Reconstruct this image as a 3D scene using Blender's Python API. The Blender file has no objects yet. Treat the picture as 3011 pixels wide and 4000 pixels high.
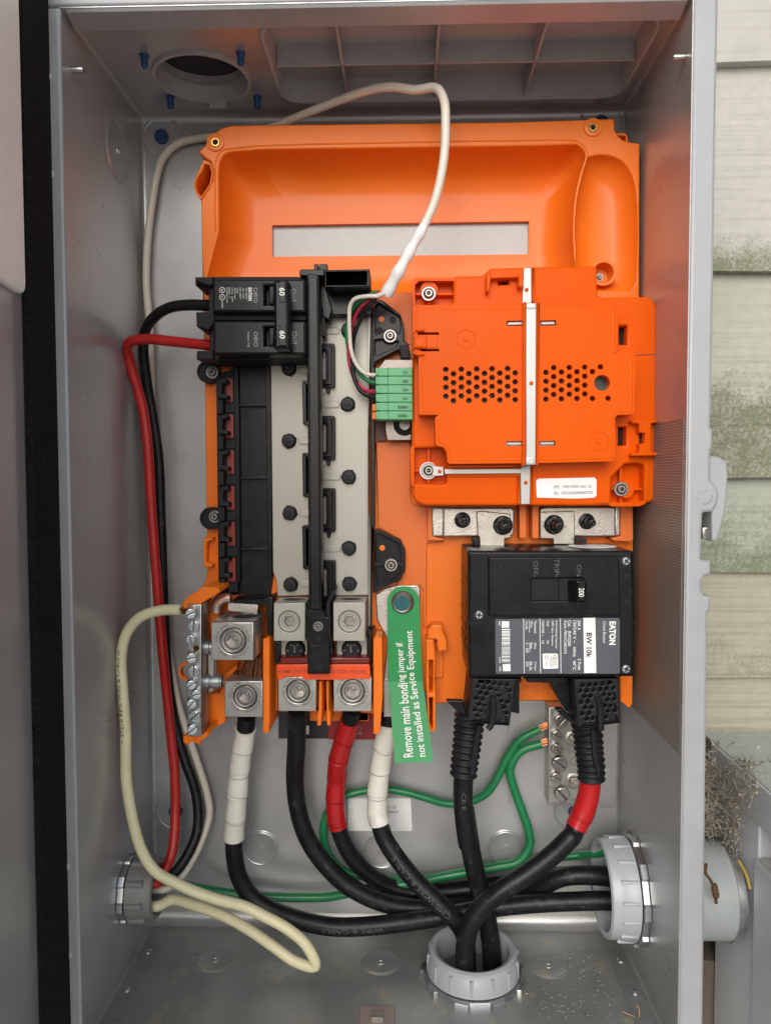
import bpy, bmesh, math, random
from mathutils import Vector, Matrix
from mathutils.geometry import tessellate_polygon
random.seed(7)
SC = bpy.context.scene
COL = SC.collection
# ------------------------------------------------------------------ camera
# world: x right, z up, y into the wall; the enclosure's inner back face is y = 0, its top inner corner x = 0, z = 0
W, H, D = 0.402, 0.691, 0.148
FPX, PITCH, YAW, ROLL = 2976.75, 0.0448, -0.02662, 0.00299
CAM = Vector((0.22105, -0.64619, -0.30265))
_cx, _sx, _cz, _sz = math.cos(PITCH), math.sin(PITCH), math.cos(YAW), math.sin(YAW)
_f = Vector((_sz*_cx, _cz*_cx, -_sx)); _r = Vector((_cz, -_sz, 0)); _d = _f.cross(_r)
_cr, _sr = math.cos(ROLL), math.sin(ROLL)
RIGHT = _cr*_r + _sr*_d; DOWN = -_sr*_r + _cr*_d; FWD = _f
cd = bpy.data.cameras.new('camera'); cam = bpy.data.objects.new('camera', cd); COL.objects.link(cam)
cd.sensor_fit = 'HORIZONTAL'; cd.sensor_width = 36.0; cd.lens = 36.0*FPX/3011.0
cd.clip_start = 0.01; cd.clip_end = 200
m = Matrix((RIGHT, -DOWN, -FWD)).transposed().to_4x4(); m.translation = CAM
cam.matrix_world = m
SC.camera = cam
# ------------------------------------------------------------------ sky, sun, exposure
SUN_EL, SUN_AZ = math.radians(27), math.radians(189)      # overcast: broad soft light from above and in front
w = bpy.data.worlds.new('World'); SC.world = w; w.use_nodes = True
nt = w.node_tree; bg = nt.nodes['Background']
sky = nt.nodes.new('ShaderNodeTexSky'); sky.sky_type = 'NISHITA'; sky.sun_disc = False
sky.sun_elevation = SUN_EL; sky.sun_rotation = SUN_AZ
sky.air_density = 1.0; sky.dust_density = 2.0; sky.ozone_density = 1.0
hs = nt.nodes.new('ShaderNodeHueSaturation'); hs.inputs['Saturation'].default_value = 0.5
nt.links.new(sky.outputs[0], hs.inputs['Color']); nt.links.new(hs.outputs[0], bg.inputs['Color'])
bg.inputs['Strength'].default_value = 0.115
sl = bpy.data.lights.new('sun', 'SUN'); sl.energy = 1.0; sl.angle = math.radians(42); sl.color = (1, .98, .95)
so = bpy.data.objects.new('sun', sl); COL.objects.link(so)
sd = Vector((math.sin(SUN_AZ)*math.cos(SUN_EL), math.cos(SUN_AZ)*math.cos(SUN_EL), math.sin(SUN_EL)))
so.rotation_euler = sd.to_track_quat('Z', 'Y').to_euler(); so.location = sd*5
SC.view_settings.view_transform = 'Standard'; SC.view_settings.look = 'None'
SC.view_settings.exposure = 0.55; SC.view_settings.gamma = 1
SC.cycles.max_bounces = 8; SC.cycles.diffuse_bounces = 4
# ------------------------------------------------------------------ placing helpers
def ray(u, v): return RIGHT*(u-1505.5) + DOWN*(v-2000.0) + FWD*FPX
def P(u, v, d):                       # the point d mm in front of the back wall
    q = ray(u, v); t = (-d/1000.0 - CAM.y)/q.y; return CAM + q*t
def PX(u, v, x):
    q = ray(u, v); return CAM + q*((x-CAM.x)/q.x)
def PZ(u, v, z):
    q = ray(u, v); return CAM + q*((z-CAM.z)/q.z)
def mp(d): return (0.646-d/1000.0)/FPX     # metres per photo pixel at depth d
def crop(ox, oy, s): return lambda *a: [(ox+a[i]/s, oy+a[i+1]/s) for i in range(0, len(a), 2)]
cA = crop(0,0,1.665); cB = crop(1000,0,1.665); cC = crop(2000,0,1.665); cD = crop(0,1000,1.665)
cE = crop(700,1000,2.081); cF = crop(1400,1000,2.081); cG = crop(2000,1000,1.665); cH = crop(700,1700,2.081)
cI = crop(1400,1700,2.081); cJ = crop(1700,1900,1.665); cK = crop(700,2200,2.081); cL = crop(1400,2500,2.081)
cM = crop(0,2500,1.665); cN = crop(400,3000,1.665); cO = crop(1400,3000,1.665); cQ = crop(2011,2500,1.665)
cR = crop(2211,3200,2.081); cS = crop(2511,0,2.212); cT = crop(0,3300,2.378); cU = crop(2000,2600,3.33); cV = crop(2600,1600,2.212)
def RC(c, x0, y0, x1, y1): return c(x0,y0, x1,y0, x1,y1, x0,y1)
def circ(c, r, n=16, a0=0): return [(c[0]+r*math.cos(a0+2*math.pi*i/n), c[1]+r*math.sin(a0+2*math.pi*i/n)) for i in range(n)]
def area(p): return sum(p[i-1][0]*p[i][1]-p[i][0]*p[i-1][1] for i in range(len(p)))/2
def rnd(pts, r, n=4):                 # round the corners of a 2-D outline
    out = []
    k = len(pts)
    for i in range(k):
        a, b, c = Vector(pts[i-1]), Vector(pts[i]), Vector(pts[(i+1) % k])
        ri = r[i] if isinstance(r, (list, tuple)) else r
        l1, l2 = (a-b).length, (c-b).length
        if ri <= 0 or l1 < 1e-9 or l2 < 1e-9: out.append(tuple(b)); continue
        u1, u2 = (a-b)/l1, (c-b)/l2
        cosA = max(-.999, min(.999, u1.dot(u2)))
        if cosA < -.985: out.append(tuple(b)); continue
        t = min(ri/math.tan(math.acos(cosA)/2), l1*.48, l2*.48)
        p0, p2 = b+u1*t, b+u2*t
        for j in range(n+1):
            s = j/n; q = p0*(1-s)**2 + b*2*s*(1-s) + p2*s*s; out.append(tuple(q))
    return out
def offs(p, b):                       # move every edge of a loop b to its left
    k = len(p); out = []
    for i in range(k):
        a, c, e = Vector(p[i-1]), Vector(p[i]), Vector(p[(i+1) % k])
        d1, d2 = (c-a), (e-c)
        if d1.length < 1e-12 or d2.length < 1e-12: out.append(tuple(c)); continue
        d1.normalize(); d2.normalize()
        n1, n2 = Vector((-d1.y, d1.x)), Vector((-d2.y, d2.x))
        nn = n1+n2; q = nn.length_squared
        out.append(tuple(c + (nn*(2*b/q) if q > .5 else nn*b)))
    return out
XZ = lambda u, v, ww: Vector((u, -ww, v))
def sm(pts, n=6):                     # smooth open curve through 2-D points
    q = [Vector(p) for p in pts]; q = [q[0]*2-q[1]]+q+[q[-1]*2-q[-2]]; out = []
    for i in range(1, len(q)-2):
        for j in range(n):
            t = j/n; A, B, C, D4 = q[i-1:i+3]
            out.append(tuple((B*2+(C-A)*t+(A*2-B*5+C*4-D4)*t*t+(B*3-A-C*3+D4)*t**3)/2))
    return out+[tuple(q[-2])]
class MB:
    def __init__(s): s.v = []; s.f = []; s.mi = []; s.sm = []; s.cm = 0
    def add(s, vs, fs, flat=()):          # flat: the faces from this index on are plane caps
        o = len(s.v); s.v += [Vector(v) for v in vs]
        for i, f in enumerate(fs): s.f.append([o+j for j in f]); s.mi.append(s.cm); s.sm.append(flat == () or i < flat)
        return s
    def prism(s, outer, f, b, holes=(), bev=.0005, mapf=XZ, seg=2, back=True):   # outline in metres, f and b along the normal
        loops = [list(outer) if area(outer) > 0 else list(outer)[::-1]]
        for h in holes: loops.append(list(h) if area(h) < 0 else list(h)[::-1])
        bev = min(bev, abs(f-b)*.9); sg = 1 if f > b else -1
        vs = []; fs = []; rings = []
        for L in loops:
            rr = []
            lv = [(L, b)]
            if bev > 0:
                for j in range(seg+1):
                    t = j/seg*math.pi/2
                    lv.append((offs(L, bev*(1-math.cos(t))), f-sg*bev*(1-math.sin(t))))
            else: lv.append((L, f))
            for pts, ww in lv:
                rr.append(list(range(len(vs), len(vs)+len(pts)))); vs += [mapf(x, y, ww) for x, y in pts]
            for a, c in zip(rr, rr[1:]):
                k = len(a)
                for i in range(k): fs.append([a[i], a[(i+1) % k], c[(i+1) % k], c[i]])
            rings.append((rr, lv))
        nf = len(fs)
        for which in ((-1, 0) if back else (-1,)):
            if len(loops) == 1 and len(loops[0]) <= 4:
                fs.append(list(rings[0][0][which])); continue
            poly = [[Vector((x, y, 0)) for x, y in lv[which][0]] for rr, lv in rings]
            idx = [i for rr, lv in rings for i in rr[which]]
            for t in tessellate_polygon(poly): fs.append([idx[i] for i in t])
        return s.add(vs, fs, nf)
    def p(s, pts, f, b, holes=(), bev=.5, r=0, hd=None, **k):     # outline in photo pixels on the plane f mm off the back wall
        if r: pts = rnd(pts, r)
        w2 = lambda L: [(q.x, q.z) for q in (P(x, y, f) for x, y in L)]
        return s.prism(w2(pts), f/1000, b/1000, [w2(h) for h in holes], bev/1000, **k)
    def box(s, c, size, bev=.0004, rot=None):
        x, y, z = [q/2 for q in size]
        R3 = rot or Matrix.Identity(3)
        c = Vector(c)
        return s.prism([(-x,-z),(x,-z),(x,z),(-x,z)], y, -y, bev=bev, mapf=lambda u, v, ww: c+R3 @ Vector((u, -ww, v)))
    def lathe(s, c, ax, prof, n=24, cap=True):   # profile of (radius, height along axis)
        c = Vector(c); ax = Vector(ax).normalized(); t = ax.orthogonal().normalized(); q = ax.cross(t)
        vs = []; fs = []
        for r, h in prof:
            for i in range(n):
                a = 2*math.pi*i/n; vs.append(c+ax*h+(t*math.cos(a)+q*math.sin(a))*r)
        for j in range(len(prof)-1):
            for i in range(n): fs.append([j*n+i, j*n+(i+1) % n, (j+1)*n+(i+1) % n, (j+1)*n+i])
        if cap:
            if prof[0][0] > 1e-6: fs.append(list(range(n)))
            if prof[-1][0] > 1e-6: fs.append(list(range((len(prof)-1)*n, len(prof)*n)))
        return s.add(vs, fs)
    def tube(s, path, r, n=12, t0=0, t1=1, rf=None, step=.0025, cap=True):
        pts = path if isinstance(path, Path) else Path(path)
        a, b = pts.L*t0, pts.L*t1
        k = max(2, int((b-a)/step)+1); vs = []; fs = []
        for j in range(k+1):
            l = a+(b-a)*j/k; c, T, N, B = pts.fr(l)
            rr = rf(l-a, b-a) if rf else r
            for i in range(n):
                an = 2*math.pi*i/n; vs.append(c+(N*math.cos(an)+B*math.sin(an))*rr)
        for j in range(k):
            for i in range(n): fs.append([j*n+i, j*n+(i+1) % n, (j+1)*n+(i+1) % n, (j+1)*n+i])
        if cap: fs.append(list(range(n))); fs.append(list(range(k*n, (k+1)*n)))
        return s.add(vs, fs)
    def mesh(s, name, mats, origin, ang=38):
        me = bpy.data.meshes.new(name)
        me.from_pydata([v-origin for v in s.v], [], s.f)
        for mm in (mats if isinstance(mats, (list, tuple)) else [mats]): me.materials.append(mm)
        for p_, i, k in zip(me.polygons, s.mi, s.sm): p_.material_index = i; p_.use_smooth = k
        bm = bmesh.new(); bm.from_mesh(me); bmesh.ops.remove_doubles(bm, verts=bm.verts, dist=1e-6)
        bmesh.ops.recalc_face_normals(bm, faces=bm.faces); bm.to_mesh(me); bm.free()
        fl = [p_.use_smooth for p_ in me.polygons]
        me.set_sharp_from_angle(angle=math.radians(ang))
        me.polygons.foreach_set('use_smooth', fl)
        return me
    def obj(s, name, mats, parent=None, ang=38, label=None):
        lo = Vector([min(v[i] for v in s.v) for i in range(3)]); hi = Vector([max(v[i] for v in s.v) for i in range(3)])
        o = (lo+hi)/2
        return link(name, s.mesh(name, mats, o, ang), o, parent, label)
ORG = {}
def link(name, me, o, parent=None, label=None):
    ob = bpy.data.objects.new(name, me); COL.objects.link(ob)
    if parent: ob.parent = parent; ob.location = o-ORG[parent.name]
    else: ob.location = o
    ORG[ob.name] = Vector(o)
    if label: ob['label'] = label
    return ob
def tag(ob, label, cat=None, group=None, kind=None):
    ob['label'] = label
    if cat: ob['category'] = cat
    if group: ob['group'] = group
    if kind: ob['kind'] = kind
    return ob
def thing(name, loc, label, cat, group=None): return tag(link(name, None, Vector(loc)), label, cat, group)
class Path:
    def __init__(s, pts):
        p = [Vector(q) for q in pts]; p = [p[0]*2-p[1]]+p+[p[-1]*2-p[-2]]
        s.q = []
        for i in range(1, len(p)-2):
            p0, p1, p2, p3 = p[i-1:i+3]
            d1 = max((p2-p1).length, 1e-6)**.5; d0 = max((p1-p0).length, 1e-6)**.5; d2 = max((p3-p2).length, 1e-6)**.5
            m1 = ((p1-p0)/d0-(p2-p0)/(d0+d1)+(p2-p1)/d1)*d1; m2 = ((p2-p1)/d1-(p3-p1)/(d1+d2)+(p3-p2)/d2)*d1
            for j in range(10):
                t = j/10; s.q.append(p1*(2*t**3-3*t*t+1)+m1*(t**3-2*t*t+t)+p2*(3*t*t-2*t**3)+m2*(t**3-t*t))
        s.q.append(p[-2]); s.l = [0]
        for a, b in zip(s.q, s.q[1:]): s.l.append(s.l[-1]+(b-a).length)
        s.L = s.l[-1]
        T = (s.q[1]-s.q[0]).normalized(); N = T.orthogonal().normalized(); s.n = [N]
        for i in range(1, len(s.q)):
            T = (s.q[min(i+1, len(s.q)-1)]-s.q[i-1]).normalized(); N = (N-T*N.dot(T)).normalized(); s.n.append(N)
    def pts(s, step=.018):
        n = max(3, int(s.L/step)); return [s.fr(s.L*i/n)[0] for i in range(n+1)]
    def fr(s, l):
        l = max(0, min(s.L, l)); i = 0
        lo, hi = 0, len(s.l)-2
        while lo < hi:
            mid = (lo+hi+1)//2
            if s.l[mid] <= l: lo = mid
            else: hi = mid-1
        i = lo; t = (l-s.l[i])/max(1e-9, s.l[i+1]-s.l[i])
        c = s.q[i].lerp(s.q[i+1], t)
        ta = lambda k: (s.q[min(k+1, len(s.q)-1)]-s.q[max(k-1, 0)]).normalized()
        T = ta(i).lerp(ta(i+1), t).normalized(); N = s.n[i].lerp(s.n[i+1], t); N = (N-T*N.dot(T)).normalized()
        return c, T, N, T.cross(N)
def path(*segs):        # (list of pixel points, depths) pairs
    out = []
    for pts, ds in segs:
        for i, (x, y) in enumerate(pts):
            d = ds if isinstance(ds, (int, float)) else (ds[0]+(ds[1]-ds[0])*i/max(1, len(pts)-1) if len(ds) == 2 else ds[i])
            out.append(P(x, y, d))
    return Path(out)
# lettering: flat print built from the font's outlines
_tc = {}
def tmesh(t, bold=0):
    if (t, bold) not in _tc:
        c = bpy.data.curves.new('t', 'FONT'); c.body = t; c.resolution_u = 2; c.offset = bold
        o = bpy.data.objects.new('t', c); me = bpy.data.meshes.new_from_object(o)
        vs = [(v.co.x, v.co.y) for v in me.vertices]; fs = [list(p.vertices) for p in me.polygons]
        x0, x1 = min(v[0] for v in vs), max(v[0] for v in vs); y0, y1 = min(v[1] for v in vs), max(v[1] for v in vs)
        _tc[(t, bold)] = ([((x-x0)/(x1-x0)-.5, (y-y0)/(y1-y0)-.5) for x, y in vs], fs)
        bpy.data.objects.remove(o); bpy.data.curves.remove(c); bpy.data.meshes.remove(me)
    return _tc[(t, bold)]
def text(mb, t, c, L, h, ang, d, bold=0):        # centre, length and height in photo pixels
    vs, fs = tmesh(t, bold); o = P(c[0], c[1], d); k = mp(d); a = math.radians(ang)
    U = Vector((math.cos(a), 0, -math.sin(a))); V = Vector((math.sin(a), 0, math.cos(a)))
    mb.add([o+U*(x*L*k)+V*(y*h*k) for x, y in vs], fs)
def arctext(mb, t, c, r, h, a0, a1, d):          # around a circle, clockwise from a0 to a1 degrees (0 = up)
    vs, fs = tmesh(t); o = P(c[0], c[1], d); k = mp(d); out = []
    for x, y in vs:
        a = math.radians(a0+(a1-a0)*(x+.5)); q = (r+y*h)*k
        out.append(o+Vector((math.sin(a)*q, 0, math.cos(a)*q)))
    mb.add(out, fs)
def tubetext(mb, pa, r, t, l0, L, h, flip=1, side=0):
    vs, fs = tmesh(t); out = []
    for x, y in vs:
        c, T, N, B = pa.fr(l0+flip*L*x)
        V = Vector((0, -1, 0)); V = (V-T*V.dot(T)).normalized(); S = T.cross(V)*flip
        ph = side+y*h/r; out.append(c+(V*math.cos(ph)+S*-math.sin(ph))*(r+.00015))
    mb.add(out, fs)
# ------------------------------------------------------------------ materials
SLOTM = None
def mat(name, col, rough=.5, metal=0, var=.06, vs=60, bump=0, bs=900, col2=None, c2s=25, c2lo=.55, c2hi=.7, coat=0, stretch=None, spec=.5, bd=.0006, bstretch=None):
    ma = bpy.data.materials.new(name); ma.use_nodes = True; n = ma.node_tree.nodes; l = ma.node_tree.links
    b = n['Principled BSDF']; b.inputs['Roughness'].default_value = rough; b.inputs['Metallic'].default_value = metal
    b.inputs['Coat Weight'].default_value = coat; b.inputs['Coat Roughness'].default_value = .15; b.inputs['Specular IOR Level'].default_value = spec
    tc = n.new('ShaderNodeTexCoord'); src = tc.outputs['Object']
    if stretch:
        mpn = n.new('ShaderNodeMapping'); mpn.inputs['Scale'].default_value = stretch; l.new(src, mpn.inputs['Vector']); src = mpn.outputs[0]
    nz = n.new('ShaderNodeTexNoise'); nz.inputs['Scale'].default_value = vs; nz.inputs['Detail'].default_value = 6; l.new(src, nz.inputs['Vector'])
    mr = n.new('ShaderNodeMapRange'); mr.inputs['From Min'].default_value = .3; mr.inputs['From Max'].default_value = .7
    mr.inputs['To Min'].default_value = 1-var; mr.inputs['To Max'].default_value = 1+var; l.new(nz.outputs[0], mr.inputs['Value'])
    mx = n.new('ShaderNodeVectorMath'); mx.operation = 'SCALE'; mx.inputs[0].default_value = col; l.new(mr.outputs[0], mx.inputs['Scale'])
    out = mx.outputs[0]
    if col2:
        n2 = n.new('ShaderNodeTexNoise'); n2.inputs['Scale'].default_value = c2s; n2.inputs['Detail'].default_value = 8; n2.inputs['Roughness'].default_value = .65
        l.new(src, n2.inputs['Vector'])
        r2 = n.new('ShaderNodeMapRange'); r2.inputs['From Min'].default_value = c2lo; r2.inputs['From Max'].default_value = c2hi; l.new(n2.outputs[0], r2.inputs['Value'])
        mm = n.new('ShaderNodeMix'); mm.data_type = 'RGBA'; l.new(r2.outputs[0], mm.inputs['Factor']); l.new(out, mm.inputs['A']); mm.inputs['B'].default_value = (*col2, 1)
        out = mm.outputs['Result']
    l.new(out, b.inputs['Base Color'])
    rr = n.new('ShaderNodeMapRange'); rr.inputs['To Min'].default_value = max(.03, rough-.08); rr.inputs['To Max'].default_value = min(1, rough+.08)
    l.new(nz.outputs[0], rr.inputs['Value']); l.new(rr.outputs[0], b.inputs['Roughness'])
    if bump:
        if bstretch:
            m2 = n.new('ShaderNodeMapping'); m2.inputs['Scale'].default_value = bstretch; l.new(tc.outputs['Object'], m2.inputs['Vector']); src = m2.outputs[0]
        n3 = n.new('ShaderNodeTexNoise'); n3.inputs['Scale'].default_value = bs; n3.inputs['Detail'].default_value = 1.6 if bstretch else 4; l.new(src, n3.inputs['Vector'])
        bp = n.new('ShaderNodeBump'); bp.inputs['Strength'].default_value = bump; bp.inputs['Distance'].default_value = bd
        l.new(n3.outputs[0], bp.inputs['Height']); l.new(bp.outputs[0], b.inputs['Normal'])
    return ma
PAINT = mat('silver_grey_paint', (.425,.425,.42), .30, .48, .07, 26, .22, 900, coat=.2)
FLOORP = mat('dusty_grey_paint', (.33,.337,.325), .33, .5, .08, 40, .15, 1200, (.43,.41,.31), 30, .57, .63)
FLANGE = mat('silver_grey_flange_paint', (.35,.355,.365), .45, .15, .04, 50, .15, 2000, (.12,.12,.12), 420, .74, .78)
TRIM = mat('grey_plastic', (.38,.37,.36), .45, 0, .05, 60, .1)
ORANGE = mat('orange_plastic', (.80,.170,.012), .33, 0, .06, 14, .10, 600, spec=.28)
DECK = mat('matt_orange_plastic', (.66,.145,.024), .42, 0, .05, 12, .08, 700, spec=.3)
MODULE = mat('red_orange_plastic', (.70,.092,.002), .18, 0, .08, 12, .06, 400, spec=.07)
REDCLEAR = mat('dark_red_clear_plastic', (.16,.012,.008), .25, 0, .06, 40)
DARKRED = mat('dark_red_plastic', (.22,.02,.012), .45, 0, .06, 40)
BLACK = mat('black_plastic', (.009,.009,.010), .28, 0, .25, 70, .08, 900, spec=.22)
BLACKM = mat('matt_black_plastic', (.012,.012,.014), .5, 0, .25, 60, .15, 900, (.03,.03,.032), 45, .58, .8, spec=.2)
VOID = mat('recess_shade', (.006,.006,.007), .8, 0, .2)  # near-black colour painted in for the shade inside holes and slots
RUBBER = mat('black_cable_jacket', (.009,.009,.010), .36, 0, .3, 120, .35, 260, (.06,.06,.057), 140, .58, .75, spec=.25)
BOOT = mat('black_rubber', (.012,.012,.015), .45, 0, .2, 80, .05, spec=.25)
FOAM = mat('black_foam', (.008,.008,.009), .95, 0, .4, 500, 1.0, 700, (.022,.022,.024), 420, .52, .66, spec=.15)
BEIGE = mat('beige_plated_metal', (.37,.355,.31), .38, .2, .03, 40, .03)
LUGM = mat('tin_plated_aluminium', (.44,.435,.405), .34, .75, .06, 70, .10, 500)
ZINC = mat('zinc_plate', (.46,.48,.49), .32, .9, .10, 150, .05, 900)
STEEL = mat('stainless_steel', (.40,.38,.36), .30, .95, .08, 120, .10, 600)
WORN = mat('stained_plated_metal', (.42,.40,.36), .36, .8, .14, 120, .15, 600, (.16,.15,.14), 230, .58, .66)
NICKEL = mat('nickel_plate', (.43,.40,.37), .36, .9, .08, 200, .5, 900)
ZSCREW = mat('bright_zinc_screw', (.58,.63,.66), .26, .85, .08, 200)
SCREWM = mat('dull_screw_steel', (.27,.255,.24), .36, .9, .12, 150, .10, 600)
SHADED = mat('shaded_nickel_shield', (.17,.15,.14), .3, .9, .12, 150, .2, 700)  # nickel darkened in its colour to stand in for shade on the plate
BRASS = mat('brass', (.60,.40,.10), .28, .9, .1, 200)
COPPER = mat('copper_strand', (.33,.13,.06), .36, .85, .25, 300)
BLUE = mat('blue_coated_steel', (.025,.07,.20), .4, .4, .2, 200)
WHITEJ = mat('white_cable_jacket', (.66,.60,.51), .40, 0, .05, 50, .05)
CREAM = mat('cream_cable_jacket', (.68,.63,.40), .40, 0, .05, 60, .03, 900, (.45,.36,.2), 90, .68, .8)
REDJ = mat('red_cable_jacket', (.42,.014,.012), .32, 0, .1, 60)
GREENJ = mat('green_cable_jacket', (.012,.19,.065), .34, 0, .1, 80)
WHTAPE = mat('white_vinyl_tape', (.72,.70,.62), .34, 0, .05, 70)
REDTAPE = mat('red_vinyl_tape', (.42,.009,.011), .25, 0, .08, 70)
GTERM = mat('green_terminal_plastic', (.10,.37,.165), .45, 0, .05, 80)
TAGG = mat('green_tag', (.01,.25,.065), .5, 0, .06, 120)
WPRINT = mat('white_print', (.78,.78,.76), .6, 0, .03)
GPRINT = mat('grey_print', (.33,.33,.33), .6, 0, .03)
DPRINT = mat('dark_print', (.03,.03,.03), .6, 0, .05)
ENGR = mat('engraved_marking', (.07,.065,.06), .6, .2, .05)
CPRINT = mat('faint_cable_print', (.075,.075,.073), .6, 0, .3, 400)
LABELW = mat('white_label', (.80,.80,.80), .42, 0, .02)
LABELG = mat('slate_grey_label', (.075,.082,.098), .40, 0, .06, 60)
LABELL = mat('pale_grey_label', (.42,.43,.45), .5, 0, .03)
LABELR = mat('red_label', (.32,.014,.02), .4, 0, .04)
ALU = mat('white_metal_strap', (.46,.455,.44), .33, .3, .04, 60, .08)
WINDOW = mat('textured_aluminium', (.40,.395,.38), .5, .3, .05, 300, .35, 900)
PVC = mat('grey_pvc', (.33,.35,.36), .36, 0, .04, 50, .03)
PVCD = mat('dark_grey_pvc', (.20,.195,.185), .5, 0, .05, 50, .03)
CREAMP = mat('cream_panel', (.86,.84,.80), .4, 0, .03)
# ================================================================== house wall and the things outside the enclosure
BUMPW = dict(bump=.9, bs=60, stretch=(.35, 1, 4.5))
SIDE_A = mat('painted_lap_siding', (.445,.432,.385), .6, 0, .035, 60, .9, 42, (.34,.335,.30), 14, .5, .8, bstretch=(.16, 1, 3.3), bd=.0035)
def algae(name, lo, hi, col, base):
    ma = mat(name, base, .7, 0, .06, 120, .9, 42, bstretch=(.16, 1, 3.3), bd=.0035); n = ma.node_tree.nodes; l = ma.node_tree.links
    b = n['Principled BSDF']; src = b.inputs['Base Color'].links[0].from_socket
    tc = [x for x in n if x.type == 'TEX_COORD'][0]
    nz = n.new('ShaderNodeTexNoise'); nz.inputs['Scale'].default_value = 340; nz.inputs['Detail'].default_value = 9; nz.inputs['Roughness'].default_value = .8
    n2 = n.new('ShaderNodeTexNoise'); n2.inputs['Scale'].default_value = 38; n2.inputs['Detail'].default_value = 6
    l.new(tc.outputs['Object'], nz.inputs['Vector']); l.new(tc.outputs['Object'], n2.inputs['Vector'])
    sx = n.new('ShaderNodeSeparateXYZ'); l.new(tc.outputs['Object'], sx.inputs[0])
    gr = n.new('ShaderNodeMapRange'); gr.inputs['From Min'].default_value = lo; gr.inputs['From Max'].default_value = hi
    gr.inputs['To Min'].default_value = .34; gr.inputs['To Max'].default_value = -.45; l.new(sx.outputs['Z'], gr.inputs['Value'])
    k1 = n.new('ShaderNodeMapRange'); k1.inputs['From Min'].default_value = .32; k1.inputs['From Max'].default_value = .68; k1.inputs['To Max'].default_value = .62; l.new(nz.outputs[0], k1.inputs['Value'])
    a1 = n.new('ShaderNodeMath'); a1.operation = 'ADD'; l.new(k1.outputs[0], a1.inputs[0]); l.new(gr.outputs[0], a1.inputs[1])
    a2 = n.new('ShaderNodeMath'); a2.operation = 'MULTIPLY_ADD'; l.new(n2.outputs[0], a2.inputs[0]); a2.inputs[1].default_value = .7; l.new(a1.outputs[0], a2.inputs[2])
    r = n.new('ShaderNodeMapRange'); r.inputs['From Min'].default_value = .60; r.inputs['From Max'].default_value = 1.05; r.inputs['To Max'].default_value = .92; l.new(a2.outputs[0], r.inputs['Value'])
    mx = n.new('ShaderNodeMix'); mx.data_type = 'RGBA'; l.new(r.outputs[0], mx.inputs['Factor']); l.new(src, mx.inputs['A']); mx.inputs['B'].default_value = (*col, 1)
    l.new(mx.outputs['Result'], b.inputs['Base Color']); return ma
SIDE_B1 = algae('siding_with_algae_edge', -.078, -.038, (.14,.155,.08), (.445,.432,.385))
SIDE_B = algae('algae_stained_siding', -.035, .04, (.115,.128,.068), (.40,.395,.33))
SIDE_C = algae('green_weathered_siding', -.04, .06, (.13,.15,.08), (.33,.345,.285))
SIDE_D = algae('yellowed_weathered_siding', -.09, .05, (.16,.155,.085), (.335,.32,.245))
siding = thing('house_siding', (.45, .02, -1.2), 'weathered cream lap siding of the house with green algae stains beside the enclosure', 'wall')
zs = [P(2850, y, -20).z for y in (-560, 253, 1064, 1866, 2237, 2646, 2985, 3390, 3790, 4190, 4590)]
zs = [zs[0]+.18*3, zs[0]+.18*2, zs[0]+.18] + zs
kinds = [SIDE_A, SIDE_A, SIDE_A, SIDE_A, SIDE_B1, SIDE_B, SIDE_C, SIDE_D, SIDE_D, SIDE_C, SIDE_C, SIDE_C, SIDE_C]
for i in range(len(zs)-1):
    t, b = zs[i], zs[i+1]
    th = .010 if t-b > .1 else .006
    b2 = MB(); x0, x1 = -.75, 1.15
    n = 48; vs = []; fs = []
    for j in range(n+1):
        x = x0+(x1-x0)*j/n; wv = .0007*math.sin(j*1.7+i*3)+.0005*math.sin(j*.63+i)
        vs += [(x, .026, t-.0), (x, .0235, t), (x, .0235-th*.93, b+.003+wv), (x, .0235-th, b+wv), (x, .026, b+wv)]
    for j in range(n):
        for k in range(4): a = j*5+k; fs.append([a, a+5, a+6, a+1])
    b2.add(vs, fs); b2.obj('siding_board', kinds[i], siding, 30)
# plastic conduit that leaves the enclosure on the right
RB = Vector((W, -.052, -.6275))
co = thing('conduit_fitting', RB+Vector((.03, 0, 0)), 'dirty pale grey plastic conduit fitting between the enclosure and the grey box', 'conduit')
mb = MB(); mb.lathe(RB, (1,0,0), [(.033,.003),(.0365,.004),(.0365,.0725),(.033,.0725),(.033,.003)], 40, False); mb.obj('conduit_body', mat('dirty_grey_pvc', (.34,.37,.37), .32, 0, .06, 60, .05, 500, (.15,.11,.06), 55, .64, .72), co)
mb = MB(); mb.lathe(RB+Vector((.066,0,0)), (1,0,0), [(.0362,0),(.0382,0),(.0382,.0055),(.0362,.0055)], 30, False); mb.obj('locknut', ZINC, co)
mb = MB(); mb.tube(Path([RB+Vector((.070,-.024,.035)), RB+Vector((.0725,-.033,.027)), RB+Vector((.073,-.037,.020))]), .0012, 8)
tag(mb.obj('yellow_wire', mat('yellow_plastic', (.42,.29,.03), .5)), 'short yellow wire end showing beside the grey conduit fitting', 'wire')
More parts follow.
